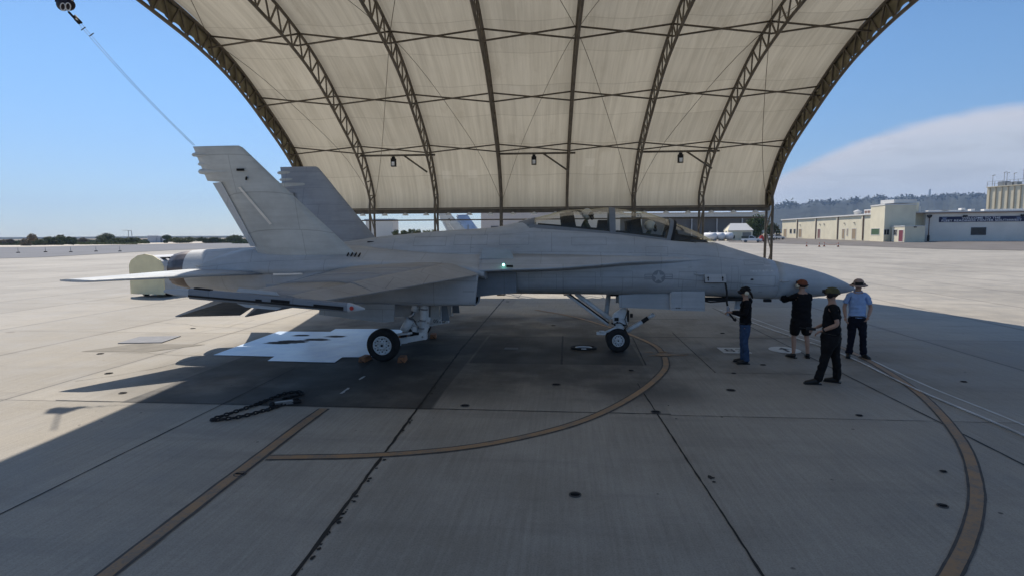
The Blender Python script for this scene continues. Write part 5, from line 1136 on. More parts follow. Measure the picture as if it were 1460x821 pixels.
for u in (1136.5, 1163, 1194, 1230):
    t = W.s_at(u)[0]; b = MB(); W.box(b, t - .25, t + .25, 0, H, 0, .35); W.box(b, t + .3, t + .5, 0, H, .05, .22, 1); b.build('pilaster', [STUC, PIPE], bl)
for u0, u1, v0, v1, m in ((1117.5, 1121.5, 327, 338.5, DOORT), (1139, 1143, 327, 338.5, DOORT), (1166, 1169.5, 327, 339.8, DOORB), (1201, 1204.5, 327, 340.6, DOORT), (1207.5, 1209, 326.5, 336, DOORT), (1215, 1220.5, 326.5, 341, DOORT)): opening(W, bl, 'door', u0, u1, v0, v1, m, ROOFW)
for u0, u1 in ((1126.2, 1129), (1131.7, 1134.3)): opening(W, bl, 'window', u0, u1, 327, 333, WINDOW, ROOFW)
b = MB()
for u in (1141, 1169, 1175, 1204, 1218): t = W.s_at(u)[0]; W.box(b, t - .2, t + .2, 5.0, 5.3, 0, .3)
b.build('wall_lamp', STEEL, bl)
# brown handcart in front
q = at(1184, 340, 200); q.z = terrain(q.x, q.y); o = thing('flat_cart', 'brown flat cart parked against the long cream building', 'cart', q, W.rz, None)
b = MB(); b.box((0, 0, 1.0), (3.2, 1.2, .9)); b.box((0, 0, 1.6), (2.6, 1.3, .12)); b.build('body', mat('brown_box', (.20, .15, .10), .7), o)
b = MB(); b.bar((-3, 0, .9), (-1.6, 0, .8), .12); b.bar((1.6, 0, .8), (3, 0, 1.0), .12); b.build('drawbar', STEEL, o)
for sx in (-1, 1): M = Matrix.Translation((sx * 1.1, -.6, .3)) @ Matrix.Rotation(R(90), 4, 'X'); MB().lathe([(.05, -.1), (.3, -.1), (.3, .1), (.05, .1)], 14, 0, M).build('cart_wheel', TYRE, o)
# rooftop units (bolted on: parts of the building)
b = MB(); t = W.s_at(1203)[0]; M = Matrix.Translation(W.P(t, H + .4, -4)); b.lathe([(1.0, 0), (1.0, .9), (1.2, 1.0), (1.1, 1.3), (.1, 1.7)], 16, 0, M); b.build('roof_vent', ROOFW, bl)
b = MB(); t = W.s_at(1226)[0]; W.box(b, t - 4.0, t + 3.2, H + .4, H + 1.9, -7, -3); 
for k in range(4): W.box(b, t - 3.6 + 1.7 * k, t - 2.4 + 1.7 * k, H + .8, H + 1.5, -3, -2.9, 1)
b.build('roof_unit', [ROOFW, PIPE], bl)
# entrance block
eb = thing('entrance_block', 'tall square cream entrance block with small windows in front of the long building', 'building')
c0 = at(1259.5, 345, 159); WL = Wall(at(1239.5, 344.6, 168), c0); WR = Wall(c0, at(1303.5, 344.3, 160)); H = 10.3
z = c0.z - .3; pts = [WL.a, c0, WR.c, WR.c + (WL.a - c0)]
b = MB(); b.loft([[Vector((q.x, q.y, zz)) for q in pts] for zz in (z, z + H)], smooth=False); b.build('wall', STUC, eb)
cen = sum(pts, Vector()) / 4
b = MB(); b.loft([[Vector((cen.x + (q.x - cen.x) * 1.03, cen.y + (q.y - cen.y) * 1.03, zz)) for q in pts] for zz in (z + H + .003, z + H + .35)], smooth=False); b.build('roof_edge', ROOFW, eb)
opening(WL, eb, 'window', 1242.5, 1254, 326.5, 335, mat('green_glass', (.10, .16, .10), .1, var=.3), ROOFW); opening(WR, eb, 'window', 1260.5, 1267.5, 327.5, 335, WINDOW, ROOFW)
b = MB(); q = WR.P(WR.L - 2, H + .36, -4); b.box(q + Vector((0, 0, .5)), (7, 5, 1.0), WR.rz); b.build('roof_unit', ROOFW, eb)
# rooftop box unit between block and wing
# small shed
sh = thing('small_shed', 'small cream lean-to with dark red door and window beside the entrance block', 'shed')
c0 = at(1289, 345, 152); W1 = Wall(at(1271, 344.5, 158), c0); W2 = Wall(c0, at(1318, 344, 153)); H = 4.3
pts = [W1.a, c0, W2.c, W2.c + (W1.a - c0)]; z = c0.z - .3
b = MB(); b.loft([[Vector((q.x, q.y, zz)) for q in pts] for zz in (z, z + H)], smooth=False); b.build('wall', STUC, sh)
cen = sum(pts, Vector()) / 4; b = MB(); b.loft([[Vector((cen.x + (q.x - cen.x) * 1.04, cen.y + (q.y - cen.y) * 1.04, zz)) for q in pts] for zz in (z + H + .003, z + H + .2)], smooth=False); b.build('roof', ROOFW, sh)
opening(W1, sh, 'window', 1274.5, 1279, 328, 335.5, WINDOW, ROOFW); opening(W1, sh, 'door', 1282, 1288, 328.5, 344.5, mat('dark_red_door', (.20, .05, .07), .6), ROOFW)
b = MB(); t = W2.s_at(1304)[0]; W2.box(b, t - .3, t + .3, 3.7, 4.0, 0, .3); b.build('wall_lamp', BLACK, sh)
# white wing with banner
wg = thing('white_wing', 'long pale grey building wing with navy welcome banner and one dark window', 'building')
W = Wall(at(1318, 344, 161), at(1560, 343, 150)); H = W.zat(1330, 303.5)
b = MB(); W.box(b, -.0, W.L, -.6, H, -25, 0); b.build('wall', STUCW, wg)
b = MB(); W.box(b, -7, W.L, H, H + .25, -25, .7); W.box(b, -7, W.L, H - .22, H - .003, .05, .6, 1); b.build('roof_edge', [ROOFW, PIPE], wg)
for u, hh, ww in ((1345, .5, 5), (1368, .5, 6), (1381, 1.0, .9), (1395, .7, .9), (1440, .6, 9)):
    b = MB(); t = W.s_at(u)[0]; W.box(b, t - ww / 2, t + ww / 2, H + .25, H + .25 + hh, -6, -4); b.build('roof_unit', ROOFW, wg)
b = MB(); t = W.s_at(1302)[0]; W.box(b, t - 2.6, t + 2.8, H + .25, H + 3.4, -9, -5); W.box(b, t - 2.4, t + 2.6, H + .5, H + 3.0, -5, -4.9, 1); b.build('roof_unit', [ROOFW, STUC], wg); b = MB(); t = W.s_at(1318)[0]; W.box(b, t - .4, t + .4, H + .25, H + 2, -6, -5); b.build('roof_unit', ROOFW, wg)
b = MB(); W.box(b, -7.0, 0, -.6, H - .003, -25, -9); b.build('side_wall', STUC, wg)
opening(W, wg, 'window', 1384, 1406, 324.5, 335.5, WINDOW, ROOFW)
o = thing('water_pipe', 'brown standpipe with black hood at the corner of the pale wing', 'standpipe', W.P(.6, 0, .8)); hz = W.zat(1321, 309)
b = MB(); b.tube([(0, 0, -.3), (0, 0, hz)], .14, 8); b.tube([(0, 0, -.3), (0, 0, 1.6)], .3, 8, 1); b.lathe([(.18, hz - .5), (.6, hz), (.62, hz + .35), (.1, hz + .5)], 14, 1); b.build('pipe', [PIPE, BLACK], o)
o = thing('banner', 'navy welcome banner with white lettering hung on the pale wing wall', 'banner')
t0, t1 = W.s_at(1337.5)[0], W.s_at(1459)[0]; z0, z1 = W.zat(1398, 316.6), W.zat(1398, 308.8)
b = MB(); W.box(b, t0, t1, z0, z1, .06, .12); b.build('cloth', NAVYP, o)
for txt, sz, zz in (('WELCOME TO THE', .46, .55), ('FLEET READINESS CENTER SOUTHWEST', .46, .1)):
    t = text_mesh('lettering', txt, (z1 - z0) * .50, LETW, o, 0, 1.05, .012); t.location = W.P((t0 + t1) / 2, z0 + (z1 - z0) * zz, .14)
    M = Matrix((W.d, Vector((0, 0, 1)), W.d.cross(Vector((0, 0, 1))))).transposed(); t.rotation_euler = M.to_euler(); t.scale = (1.32, 1, 1)
for tt in (t0 + 1.3, t1 - 1.3):
    b = MB(); a, c, d = W.P(tt - .6, z1 - z1 + z0 + (z1 - z0) * .85, .14), W.P(tt + .6, z0 + (z1 - z0) * .85, .14), W.P(tt, z0 + (z1 - z0) * .12, .14); b.plate([a, c, d], .02); b.build('emblem', mat('banner_grey', (.16, .19, .28), .7), o)
for u in (1374, 1456): b = MB(); t = W.s_at(u)[0]; W.box(b, t - .45, t + .45, z1 - .1, z1 + .35, .15, .7); tag(b.build('flood_lamp', BLACK), 'black wall lamp above the %s of the navy banner' % ('middle' if u < 1400 else 'right end'), 'wall lamp')
# tall ribbed hangar
hg = thing('tall_hangar', 'tall cream ribbed hangar rising behind the pale wing at the right edge', 'hangar')
W = Wall(at(1403, 338, 265), at(1560, 338, 225)); H = W.zat(1405, 268)
def ribbed():
    m = bpy.data.materials.new('ribbed_cladding'); return mat('ribbed_cladding', (.70, .63, .46), .7, var=.06, scale=.3)
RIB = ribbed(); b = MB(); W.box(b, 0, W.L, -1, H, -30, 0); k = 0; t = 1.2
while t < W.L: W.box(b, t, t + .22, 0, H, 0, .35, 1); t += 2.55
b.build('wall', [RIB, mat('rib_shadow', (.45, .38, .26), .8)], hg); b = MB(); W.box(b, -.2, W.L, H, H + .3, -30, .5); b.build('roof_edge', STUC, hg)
b = MB(); t = 0
while t < W.L: b.tube([W.P(t, H + .3, .2), W.P(t, H + 2.6, .2)], .10, 5); t += 3.2
for z in (1.5, 2.6): b.bar(W.P(0, H + z, .2), W.P(W.L, H + z, .2), .10)
for t, ww in ((2.2, 3.2), (6, 2.2), (9, 1.2), (16, 2.5), (21, 4)): W.box(b, t, t + ww, H + .3, H + 2.0 + .5 * (ww > 3), -6, -3)
b.build('roof_railing', mat('rail_grey', (.22, .24, .26), .6), hg)
for u, hh in ((1408, 5.5), (1424, 6.4), (1428, 6.0), (1438, 5.6), (1451, 6.6)):
    b = MB(); t = W.s_at(u)[0]; b.tube([W.P(t, H + .3, -1), W.P(t, H + hh, -1)], .09, 5); b.bar(W.P(t - .3, H + hh - .3, -1), W.P(t + 1.1, H + hh, -1), .14, .2); b.build('antenna_mast', mat('mast_grey', (.18, .19, .2), .6), hg)
# ---- far hangar, white tanks, gabled house seen through the gap
fh = thing('far_hangar', 'wide far hangar with blue-grey roof and dark open bays behind the windscreen', 'hangar')
BLUER = mat('blue_grey_roof', (.36, .44, .54), .6, var=.08, scale=.2); BAYD = mat('bay_dark', (.15, .14, .13), .9)
W = Wall(at(800, 334, 250), at(1090, 334, 250)); z = lambda v: (333.5 - v) * 250 / 820 + 2.85
b = MB(); W.box(b, 0, W.L, -1, z(318.5), -40, -3, 1); W.box(b, 0, W.L, z(318), z(312), -40, 0, 0); b.build('wall', [mat('fascia_cream', (.70, .67, .61), .8), BAYD], fh)
b = MB(); a = z(312); b.loft([[W.P(0, a, .8), W.P(W.L, a, .8)], [W.P(0, z(304), -25), W.P(W.L, z(304), -25)], [W.P(0, a, -50), W.P(W.L, a, -50)]], cap=False, closed=False, smooth=False); b.build('roof', BLUER, fh)
b = MB(); t = 2
while t < W.L: W.box(b, t, t + .5, -1, z(318.5), -2.9, -2.4); t += 11
b.build('column', STEEL, fh)
tb = thing('tan_building', 'plain pinkish tan building beyond the shelter, left of the canopy', 'building')
W = Wall(at(686, 336, 180), at(884, 336, 180)); b = MB(); W.box(b, 0, W.L, -1, (334 - 306) * 180 / 820 + 2.85, -25, 0); b.build('wall', mat('tan_wall', (.66, .56, .48), .9, var=.08, scale=.2), tb); b = MB(); W.box(b, -.3, W.L + .3, (334 - 306) * 180 / 820 + 2.853, (334 - 304.7) * 180 / 820 + 2.85, -25.3, .4); b.build('roof_edge', ROOFW, tb)
b = MB(); 
for u in (700, 730, 765, 800): t = W.s_at(u)[0]; W.box(b, t, t + 2.4, -1, 3.2, 0, .08)
b.build('roller_door', BAYD, tb)
lb = thing('low_shed', 'low pale shed far beyond the shelter, just right of the tail fins', 'shed'); W = Wall(at(522, 338, 170), at(560, 338, 170)); b = MB(); W.box(b, 0, W.L, -1, 5, -9, 0); b.build('wall', STUCW, lb); b = MB(); W.box(b, -.3, W.L + .3, 5.003, 5.25, -9.3, .4); b.build('roof', BLUER, lb)
gh = thing('gabled_house', 'small cream gabled house with white roof left of the dark tree', 'house'); q = at(1052, 341, 190); q.z = terrain(q.x, q.y) - .2; gh.location = q; gh.rotation_euler = (0, 0, YAW - R(8))
b = MB(); b.box((0, 0, 1.7), (7.6, 6, 3.4)); b.add([(-3.8, -3, 3.4), (-3.8, 3, 3.4), (3.8, 3, 3.4), (3.8, -3, 3.4), (-2.4, 0, 5.6), (2.4, 0, 5.6)], [(0, 1, 4), (2, 3, 5), (0, 4, 5, 3), (1, 2, 5, 4)]); b.box((-2.0, -3.4, 1.2), (2.6, 1.6, 2.4)); b.build('wall', STUC, gh)
b = MB(); b.plate([(-4.0, -3.4, 3.42), (4.0, -3.4, 3.42), (2.5, .0, 5.72), (-2.5, 0, 5.72)], .14); b.plate([(-4.0, 3.4, 3.42), (4.0, 3.4, 3.42), (2.5, 0.05, 5.72), (-2.5, .05, 5.72)], .14); b.build('roof', ROOFW, gh)
b = MB(); b.box((2, -3.03, 1.5), (2.6, .06, 2.6)); b.build('door', mat('shade_door', (.25, .24, .22), .8), gh); b = MB(); b.box((-2.4, -4.23, 1.3), (.9, .06, 1.0)); b.build('window', WINDOW, gh)
TANKW = mat('tank_white', (.70, .70, .70), .5, var=.08)
for k, (u, lab) in enumerate(((1012, 'white horizontal tank left of its two neighbours by the gabled house'), (1023, 'white horizontal tank between two others by the gabled house'), (1035, 'white horizontal tank nearest the gabled house'))):
    q = at(u, 341, 186); q.z = terrain(q.x, q.y); o = thing('storage_tank', lab, 'tank', q, YAW + R(25), 'white tanks by the gabled house')
    M = Matrix.Translation((0, 0, 1.5)) @ Matrix.Rotation(R(90), 4, 'X'); MB().lathe([(.1, -2.6), (.7, -2.5), (1.12, -2.1), (1.15, 2.1), (.7, 2.5), (.1, 2.6)], 20, 0, M).build('shell', TANKW, o)
    b = MB(); 
    for y in (-1.5, 1.5): b.box((0, y, .25), (1.8, .3, .6))
    b.tube([(0, 0, 2.6), (0, 0, 3.1)], .18, 8); b.build('cradle', STEEL, o)
# ---- vehicles
WHITEV = mat('white_car_paint', (.78, .79, .80), .25, var=.02, coat=.6); LAMPR = mat('tail_lamp_red', (.4, .02, .02), .3); LAMPC = mat('headlamp', (.7, .72, .75), .15)
def vehicle(name, label, cat, loc, rz, kind):
    o = thing(name, label, cat, loc, rz)   # nose towards +x
    L, Wd = (5.3, 1.9) if kind == 'pickup' else (4.6, 1.85)
    prof_ = {'pickup': [(-2.65, .55), (-2.65, 1.05), (-.75, 1.08), (.95, 1.12), (2.45, 1.02), (2.65, .85), (2.65, .5)], 'suv': [(-2.3, .5), (-2.3, 1.1), (-2.1, 1.15), (.9, 1.08), (2.15, .98), (2.3, .8), (2.3, .45)]}[kind]
    b = MB(); b.loft([[Vector((x, y * Wd / 2 * s_, z)) for x, z in prof_] for y, s_ in ((-1, .96), (-.92, 1), (.92, 1), (1, .96))], smooth=False); b.build('body', WHITEV, o)
    cab = [(-.80, 1.08), (-.62, 1.85), (.25, 1.88), (1.05, 1.10)] if kind == 'pickup' else [(-2.2, 1.12), (-1.9, 1.78), (.1, 1.80), (1.0, 1.08)]
    b = MB(); b.loft([[Vector((x, y * Wd / 2 * (.96 if z < 1.3 else .82), z)) for x, z in cab] for y in (-1, 1)], smooth=False); b.build('cab', WHITEV, o)
    b = MB()
    for sy in (-1, 1):
        w0, w1_ = cab[0][0] + .15, cab[3][0] - .25; b.plate([(w0, sy * Wd / 2 * .965, 1.2), (w1_, sy * Wd / 2 * .965, 1.2), (cab[2][0] - .02, sy * Wd / 2 * .85, 1.76), (cab[1][0] + .08, sy * Wd / 2 * .85, 1.76)], .03)
    for (xa, za), (xb, zb) in ((cab[2], cab[3]), (cab[0], cab[1])):
        d = .03 if xa > -.5 and xb > .5 else -.03
        b.plate([(xa + (xb - xa) * .1 + d, -Wd * .38, za + (zb - za) * .1), (xa + (xb - xa) * .1 + d, Wd * .38, za + (zb - za) * .1), (xa + (xb - xa) * .85 + d, Wd * .42, za + (zb - za) * .85), (xa + (xb - xa) * .85 + d, -Wd * .42, za + (zb - za) * .85)], .03)
    b.build('window', WINDOW, o)
    if kind == 'pickup':
        b = MB(); b.box((-1.7, 0, 1.35), (1.9, 1.8, .65)); b.box((-1.7, 0, 1.72), (1.95, 1.86, .10)); b.build('cargo_bed', mat('dark_bed', (.05, .06, .055), .7), o)
    for sy in (-1, 1):
        for x in (-1.6, 1.65) if kind == 'pickup' else (-1.4, 1.4):
            M = Matrix.Translation((x, sy * (Wd / 2 - .08), .37)) @ Matrix.Rotation(R(90), 4, 'X'); t = MB().lathe([(.2, -.12), (.37, -.11), (.37, .11), (.2, .12)], 20, 0, M).build('wheel', TYRE, o); MB().lathe([(.02, -.125), (.21, -.125), (.21, .125), (.02, .125)], 16, 0, M).build('rim', STEEL, t)
        MB().box((L / 2 - .03, sy * .72, .86), (.10, .32, .16)).build('headlight', LAMPC, o); MB().box((-L / 2 + .02, sy * .82, .9), (.08, .16, .25)).build('tail_light', LAMPR, o)
    b = MB(); b.box((L / 2 + .01, 0, .76), (.06, 1.0, .24)); b.build('grille', BLACK, o); b = MB(); b.box((L / 2, 0, .45), (.14, 1.8, .22)); b.box((-L / 2, 0, .45), (.14, 1.8, .22)); b.build('bumper', BLACK, o)
def gpt(u, d): q = at(u, 340, d); q.z = terrain(q.x, q.y) + .03; return q
vehicle('pickup_truck', 'white pickup truck with dark cargo bed parked on the asphalt left of the dark tree', 'pickup truck', gpt(1072, 160), YAW - R(25), 'pickup')
vehicle('parked_car', 'white car parked at the left end of the long cream building', 'car', gpt(1109, 200), YAW + R(20), 'suv')
vehicle('parked_car', 'white car half hidden behind the steel shelter legs', 'car', gpt(1097, 195), YAW + R(35), 'suv')
o = thing('red_cart', 'red wheeled cart standing just right of the white pickup', 'cart', gpt(1086, 166), YAW)
b = MB(); b.box((0, 0, .95), (1.1, .8, 1.3), taper=.85); b.box((0, 0, 1.75), (.5, .5, .3)); b.build('body', mat('bright_red', (.55, .05, .04), .5), o); b = MB()
for x in (-.4, .4): b.lathe([(.05, -.06), (.22, -.06), (.22, .06), (.05, .06)], 14, 0, Matrix.Translation((x, -.4, .22)) @ Matrix.Rotation(R(90), 4, 'X'))
b.build('cart_wheels', TYRE, o)
CONE = mat('cone_orange', (.38, .12, .05), .6)
for u, d, lab in ((1150.5, 121, 'orange traffic cone standing alone, leftmost of four on the asphalt edge'), (1168.5, 117, 'shorter orange cone second from left on the asphalt edge'), (1175.5, 119, 'orange cone third from left, at the start of the rope'), (1195.5, 116, 'orange cone at the right end of the rope')):
    o = thing('traffic_cone', lab, 'traffic cone', gpt(u, d), 0, 'cones along the asphalt edge'); b = MB(); b.box((0, 0, .02), (.42, .42, .04)); b.build('base', BLACK, o); b = MB(); b.lathe([(.17, .04), (.10, .45), (.03, .95), (.005, .96)], 16); b.build('cone', CONE, o); b = MB(); b.lathe([(.112, .40), (.092, .55)], 16, cap=False); b.build('band', LETW, o)
a, c = gpt(1175.5, 119), gpt(1195.5, 116); tag(MB().tube([a.lerp(c, k / 10) + Vector((0, 0, .75 - .35 * math.sin(math.pi * k / 10))) for k in range(11)], .02, 5).build('barrier_rope', CONE), 'orange rope sagging between two traffic cones', 'rope')

# ---- left background
for (u, v, lab) in ((26, 361, 'thin grey marker post at the far left along the taxiway'), (65, 360, 'thin marker post second from the left along the taxiway'), (101, 360, 'thin marker post middle of five along the taxiway'), (137, 359, 'thin marker post fourth from the left along the taxiway'), (171, 359, 'thin marker post nearest the tail, along the taxiway')):
    p = G(u, v); o = thing('marker_post', lab, 'marker post', p, 0, 'posts along the taxiway'); MB().box((0, 0, .1), (.4, .4, .2)).build('base', BLACK, o); MB().tube([(0, 0, .2), (0, 0, 1.05)], .04, 6).build('post', mat('post_grey', (.25, .25, .25), .6), o)
q = at(225, 344, 300); o = thing('shipping_container', 'grey-white shipping containers standing in the far scrub left of the tail', 'container', (q.x, q.y, -.15), YAW + R(6))
CT = mat('container_grey', (.42, .44, .48), .6, var=.1); b = MB(); b.box((-2.2, 0, 1.9), (4.2, 2.5, 3.8)); b.box((1.5, .4, 1.8), (3.0, 2.5, 3.6)); 
for k in range(9): b.box((-4.1 + .47 * k, -1.27, 1.9), (.12, .06, 3.5))
b.build('box', CT, o); MB().box((2.2, -.86, 1.5), (1.0, .06, 2.6)).build('door', mat('container_dark', (.13, .14, .17), .6), o)
q = at(186, 344, 330); o = thing('gantry_mast', 'thin twin-post gantry with a long arm standing in the far scrub', 'mast', (q.x, q.y, -.15), YAW); b = MB(); b.tube([(-1.0, 0, 0), (-.8, 0, 6.9)], .16, 6); b.tube([(1.3, 0, 0), (.9, 0, 6.7)], .16, 6); b.bar((-4.4, 0, 7.1), (1.1, 0, 6.8), .22); b.build('frame', FRAMEL, o)
GL = [leaf_mat('leaf_dark', (.035, .05, .02), (.085, .105, .04)), leaf_mat('leaf_olive', (.075, .09, .035), (.15, .16, .065)), leaf_mat('leaf_dry', (.13, .09, .055), (.22, .17, .10)), leaf_mat('leaf_green', (.05, .075, .025), (.12, .15, .05))]
BARK = mat('bark', (.12, .085, .06), .9)
def foliage(b, c, r, n, s, lumps=7, seed=0):
    rnd = random.Random(seed); cs = [(Vector((rnd.uniform(-.62, .62) * r[0], rnd.uniform(-.62, .62) * r[1], rnd.uniform(-.45, .55) * r[2])) + Vector(c), rnd.uniform(.35, .62)) for _ in range(lumps)]
    for k in range(n):
        cc, q = cs[k % lumps]; d = Vector((rnd.gauss(0, 1), rnd.gauss(0, 1), rnd.gauss(0, 1))).normalized(); rad_ = rnd.random() ** .4 * q
        p = cc + Vector((d.x * r[0], d.y * r[1], d.z * r[2])) * rad_
        if p.z < .05: p.z = .05 + rnd.random() * .2
        u = Vector((rnd.gauss(0, 1), rnd.gauss(0, 1), rnd.gauss(0, 1))).normalized(); w = u.cross(d).normalized(); sz = s * rnd.uniform(.6, 1.4)
        b.add([p - u * sz, p + w * sz * .6, p + u * sz, p - w * sz * .6], [(0, 1, 2, 3)])
def plant(name, label, cat, loc, r, zc, n, s, m, trunk, seed, group=None, lumps=7):
    o = thing(name, label, cat, loc, 0, group); b = MB(); foliage(b, (0, 0, zc), r, n, s, lumps, seed); b.build('crown', m, o)
    if trunk:
        b = MB(); b.tube([(0, 0, -.2), (.06, 0, zc * .4), (-.05, 0, zc)], [trunk, trunk * .75, trunk * .35], 8)
        rnd = random.Random(seed + 5)
        for k in range(5): a = rnd.uniform(0, 6.3); b.tube([(0, 0, zc * rnd.uniform(.35, .7)), (math.cos(a) * r[0] * .35, math.sin(a) * r[1] * .35, zc + .1 * r[2]), (math.cos(a) * r[0] * .6, math.sin(a) * r[1] * .6, zc + .4 * r[2])], [trunk * .5, trunk * .3, trunk * .1], 6)
        b.build('trunk', BARK, o)
    return o
def far(u, d): q = at(u, 340, d); q.z = terrain(q.x, q.y) - .15; return q
plant('dark_tree', 'dark rounded green tree behind the shelter legs, right of the gabled house', 'tree', far(1079, 190), (4.0, 3.4, 4.4), 4.6, 3600, .28, GL[3], .35, 11, lumps=12)
plant('dark_tree', 'small dark tree partly behind the right shelter leg, beside the long building', 'tree', far(1103, 215), (3.0, 2.6, 3.4), 3.8, 1500, .28, GL[0], .3, 12, lumps=9)
for k, (u, d, rx, rz_, mi, lab) in enumerate(((41, 215, 1.8, 1.5, 2, 'round reddish brown bush at the far left edge of the scrub'), (61, 225, 2.6, 1.1, 1, 'low olive bush left of the dark clump in the far scrub'), (78, 228, 4.0, 1.3, 0, 'wide dark green clump of scrub with a wispy top'), (97, 222, 3.2, 1.2, 0, 'dark low bush right of the wide clump, ending at bare soil'),
        (84, 240, 1.1, 1.5, 0, 'thin wispy bush sticking up above the wide clump'), (143, 262, 2.3, 1.5, 1, 'olive bush at the left foot of the domed dark bush'), (153, 270, 5.0, 1.7, 0, 'large domed dark bush, tallest in the left scrub'), (172, 255, 4.4, 1.2, 1, 'olive bush under the gantry mast'), (192, 258, 3.6, 1.3, 1, 'olive bush between the gantry mast and the containers'), (262, 270, 5.5, 1.5, 1, 'olive bush right of the containers'), (295, 265, 5.5, 1.3, 0, 'dark bush beyond the exhaust nozzle'), (330, 268, 5.5, 1.5, 1, 'olive bush beside the near tail fin'), (12, 250, 2.0, 1.0, 2, 'low dry bush at the very left edge of the picture'), (118, 300, 2.4, 1.2, 2, 'low dry bush in the bare gap left of the domed dark bush'), (242, 275, 2.6, 1.4, 0, 'dark bush touching the right end of the containers'))):
    plant('scrub_bush', lab, 'bush', far(u, d), (rx * 1.25, 2.6, rz_ * 1.7), rz_ * 1.2, int(900 + 260 * rx), .30, GL[mi], 0, 30 + k, 'bushes in the far scrub', 6)
for k, u in enumerate((566, 576, 587, 598, 609, 619)):
    lab = ('rounded far tree at the left end of the row beyond the shelter', 'rounded far tree second from the left in the row of six', 'rounded far tree third from the left in the row of six', 'rounded far tree fourth from the left in the row of six', 'rounded far tree fifth from the left in the row of six', 'rounded far tree at the right end of the row by the distant fin')[k]
    plant('row_tree', lab, 'tree', far(u, 160 + 2 * k), (1.5, 1.5, 1.3 + .15 * (k % 3)), 3.4, 600, .2, GL[1], .16, 60 + k, 'row of trees beyond the shelter', 5)
# scrub carpet and far shore
b = MB(); rnd = random.Random(5)
for k in range(16000):
    u = rnd.uniform(-200, 520); d = 235 + 420 * rnd.random() ** 1.6; q = at(u, 340, d)
    if noise.noise((q.x * .02, q.y * .02, 2)) < -.05: continue
    hh = rnd.uniform(.2, 1.0 + 1.0 * max(0, noise.noise((q.x * .05, q.y * .05, 7)))); a = rnd.uniform(0, 3.14); s_ = rnd.uniform(.5, 1.4)
    b.add([(q.x - s_ * math.cos(a), q.y - s_ * math.sin(a), -.15), (q.x + s_ * math.cos(a), q.y + s_ * math.sin(a), -.15), (q.x + s_ * .5 * math.cos(a), q.y + s_ * .5 * math.sin(a), hh), (q.x - s_ * .6 * math.cos(a), q.y - s_ * .6 * math.sin(a), hh * .8)], [(0, 1, 2, 3)])
tag(b.build('scrub_cover', GL[1]), 'low olive scrub covering the far flat ground at the left', 'scrub', None, 'stuff')
HILL = mat('hill_scrub', (.05, .055, .045), .95, var=.45, scale=.012, spec=.05)
rid = [(980, 309), (1040, 302), (1090, 295), (1108, 293.5), (1130, 292), (1150, 291), (1164, 287), (1185, 289.5), (1200, 286.5), (1216, 285), (1238, 283), (1256, 282.5), (1270, 284), (1290, 280.5), (1305, 281.5), (1332, 280), (1360, 278), (1400, 277.5), (1460, 276), (1560, 272), (1600, 273)]
def hill(rid, D, nm):
    b = MB(); n = 220; cols = 7; pts = []
    for i in range(n + 1):
        u = rid[0][0] + (rid[-1][0] - rid[0][0]) * i / n; k = 0
        while k < len(rid) - 2 and rid[k + 1][0] < u: k += 1
        f = (u - rid[k][0]) / (rid[k + 1][0] - rid[k][0]); v = rid[k][1] + (rid[k + 1][1] - rid[k][1]) * f
        top = at(u, v, D); 
        for j, (dd, hh) in enumerate(((.62, -.02), (.72, .22), (.80, .45), (.88, .70), (.94, .88), (1.0, 1.0), (1.15, .5), (1.3, 0))):
            q = at(u, v, D * dd); nn = noise.noise((u * .05, j * 1.3, 4)) * .10 + noise.noise((u * .17, j * 2, 9)) * .05
            b.v.append((q.x, q.y, max(-2, top.z * (hh + (nn if j < 5 else 0)))))
    c = 8
    for i in range(n):
        for j in range(c - 1): a = i * c + j; b.face((a, a + c, a + c + 1, a + 1), 0, True)
    return tag(b.build(nm, HILL), kind='structure')
hill(rid, 2600, 'hills')
hill([(-400, 339.5), (-100, 339), (60, 338.4), (200, 337.2), (330, 336.6), (480, 336.0), (560, 335)], 2400, 'far_shore')
b = MB(); rnd = random.Random(9)
for k in range(420):
    u = rnd.uniform(1040, 1560); i = 0
    while i < len(rid) - 2 and rid[i + 1][0] < u: i += 1
    f = (u - rid[i][0]) / (rid[i + 1][0] - rid[i][0]); v = rid[i][1] + (rid[i + 1][1] - rid[i][1]) * f
    cl = max(0, noise.noise((u * .045, 3, 1)) + .25); back = rnd.random() ** 2; q = at(u, v, 2600 * (1 - .12 * back)); z = at(u, v, 2600).z * (1 - .24 * back)
    s_ = (4 + 19 * cl * rnd.random()); 
    for _ in range(9): d = Vector((rnd.gauss(0, .6), rnd.gauss(0, .6), abs(rnd.gauss(0, .7)))) * s_; w = Vector((rnd.gauss(0, 1), rnd.gauss(0, 1), rnd.gauss(0, 1))).normalized() * s_ * .6; w2 = w.cross(Vector((rnd.gauss(0, 1), rnd.gauss(0, 1), 1))).normalized() * s_ * .5; p = Vector((q.x, q.y, z)) + d; b.add([p - w, p - w2, p + w, p + w2], [(0, 1, 2, 3)])
tag(b.build('ridge_trees', leaf_mat('leaf_ridge', (.02, .028, .016), (.045, .055, .03))), 'dark far trees massed along the crest of the hills', 'trees', None, 'stuff')
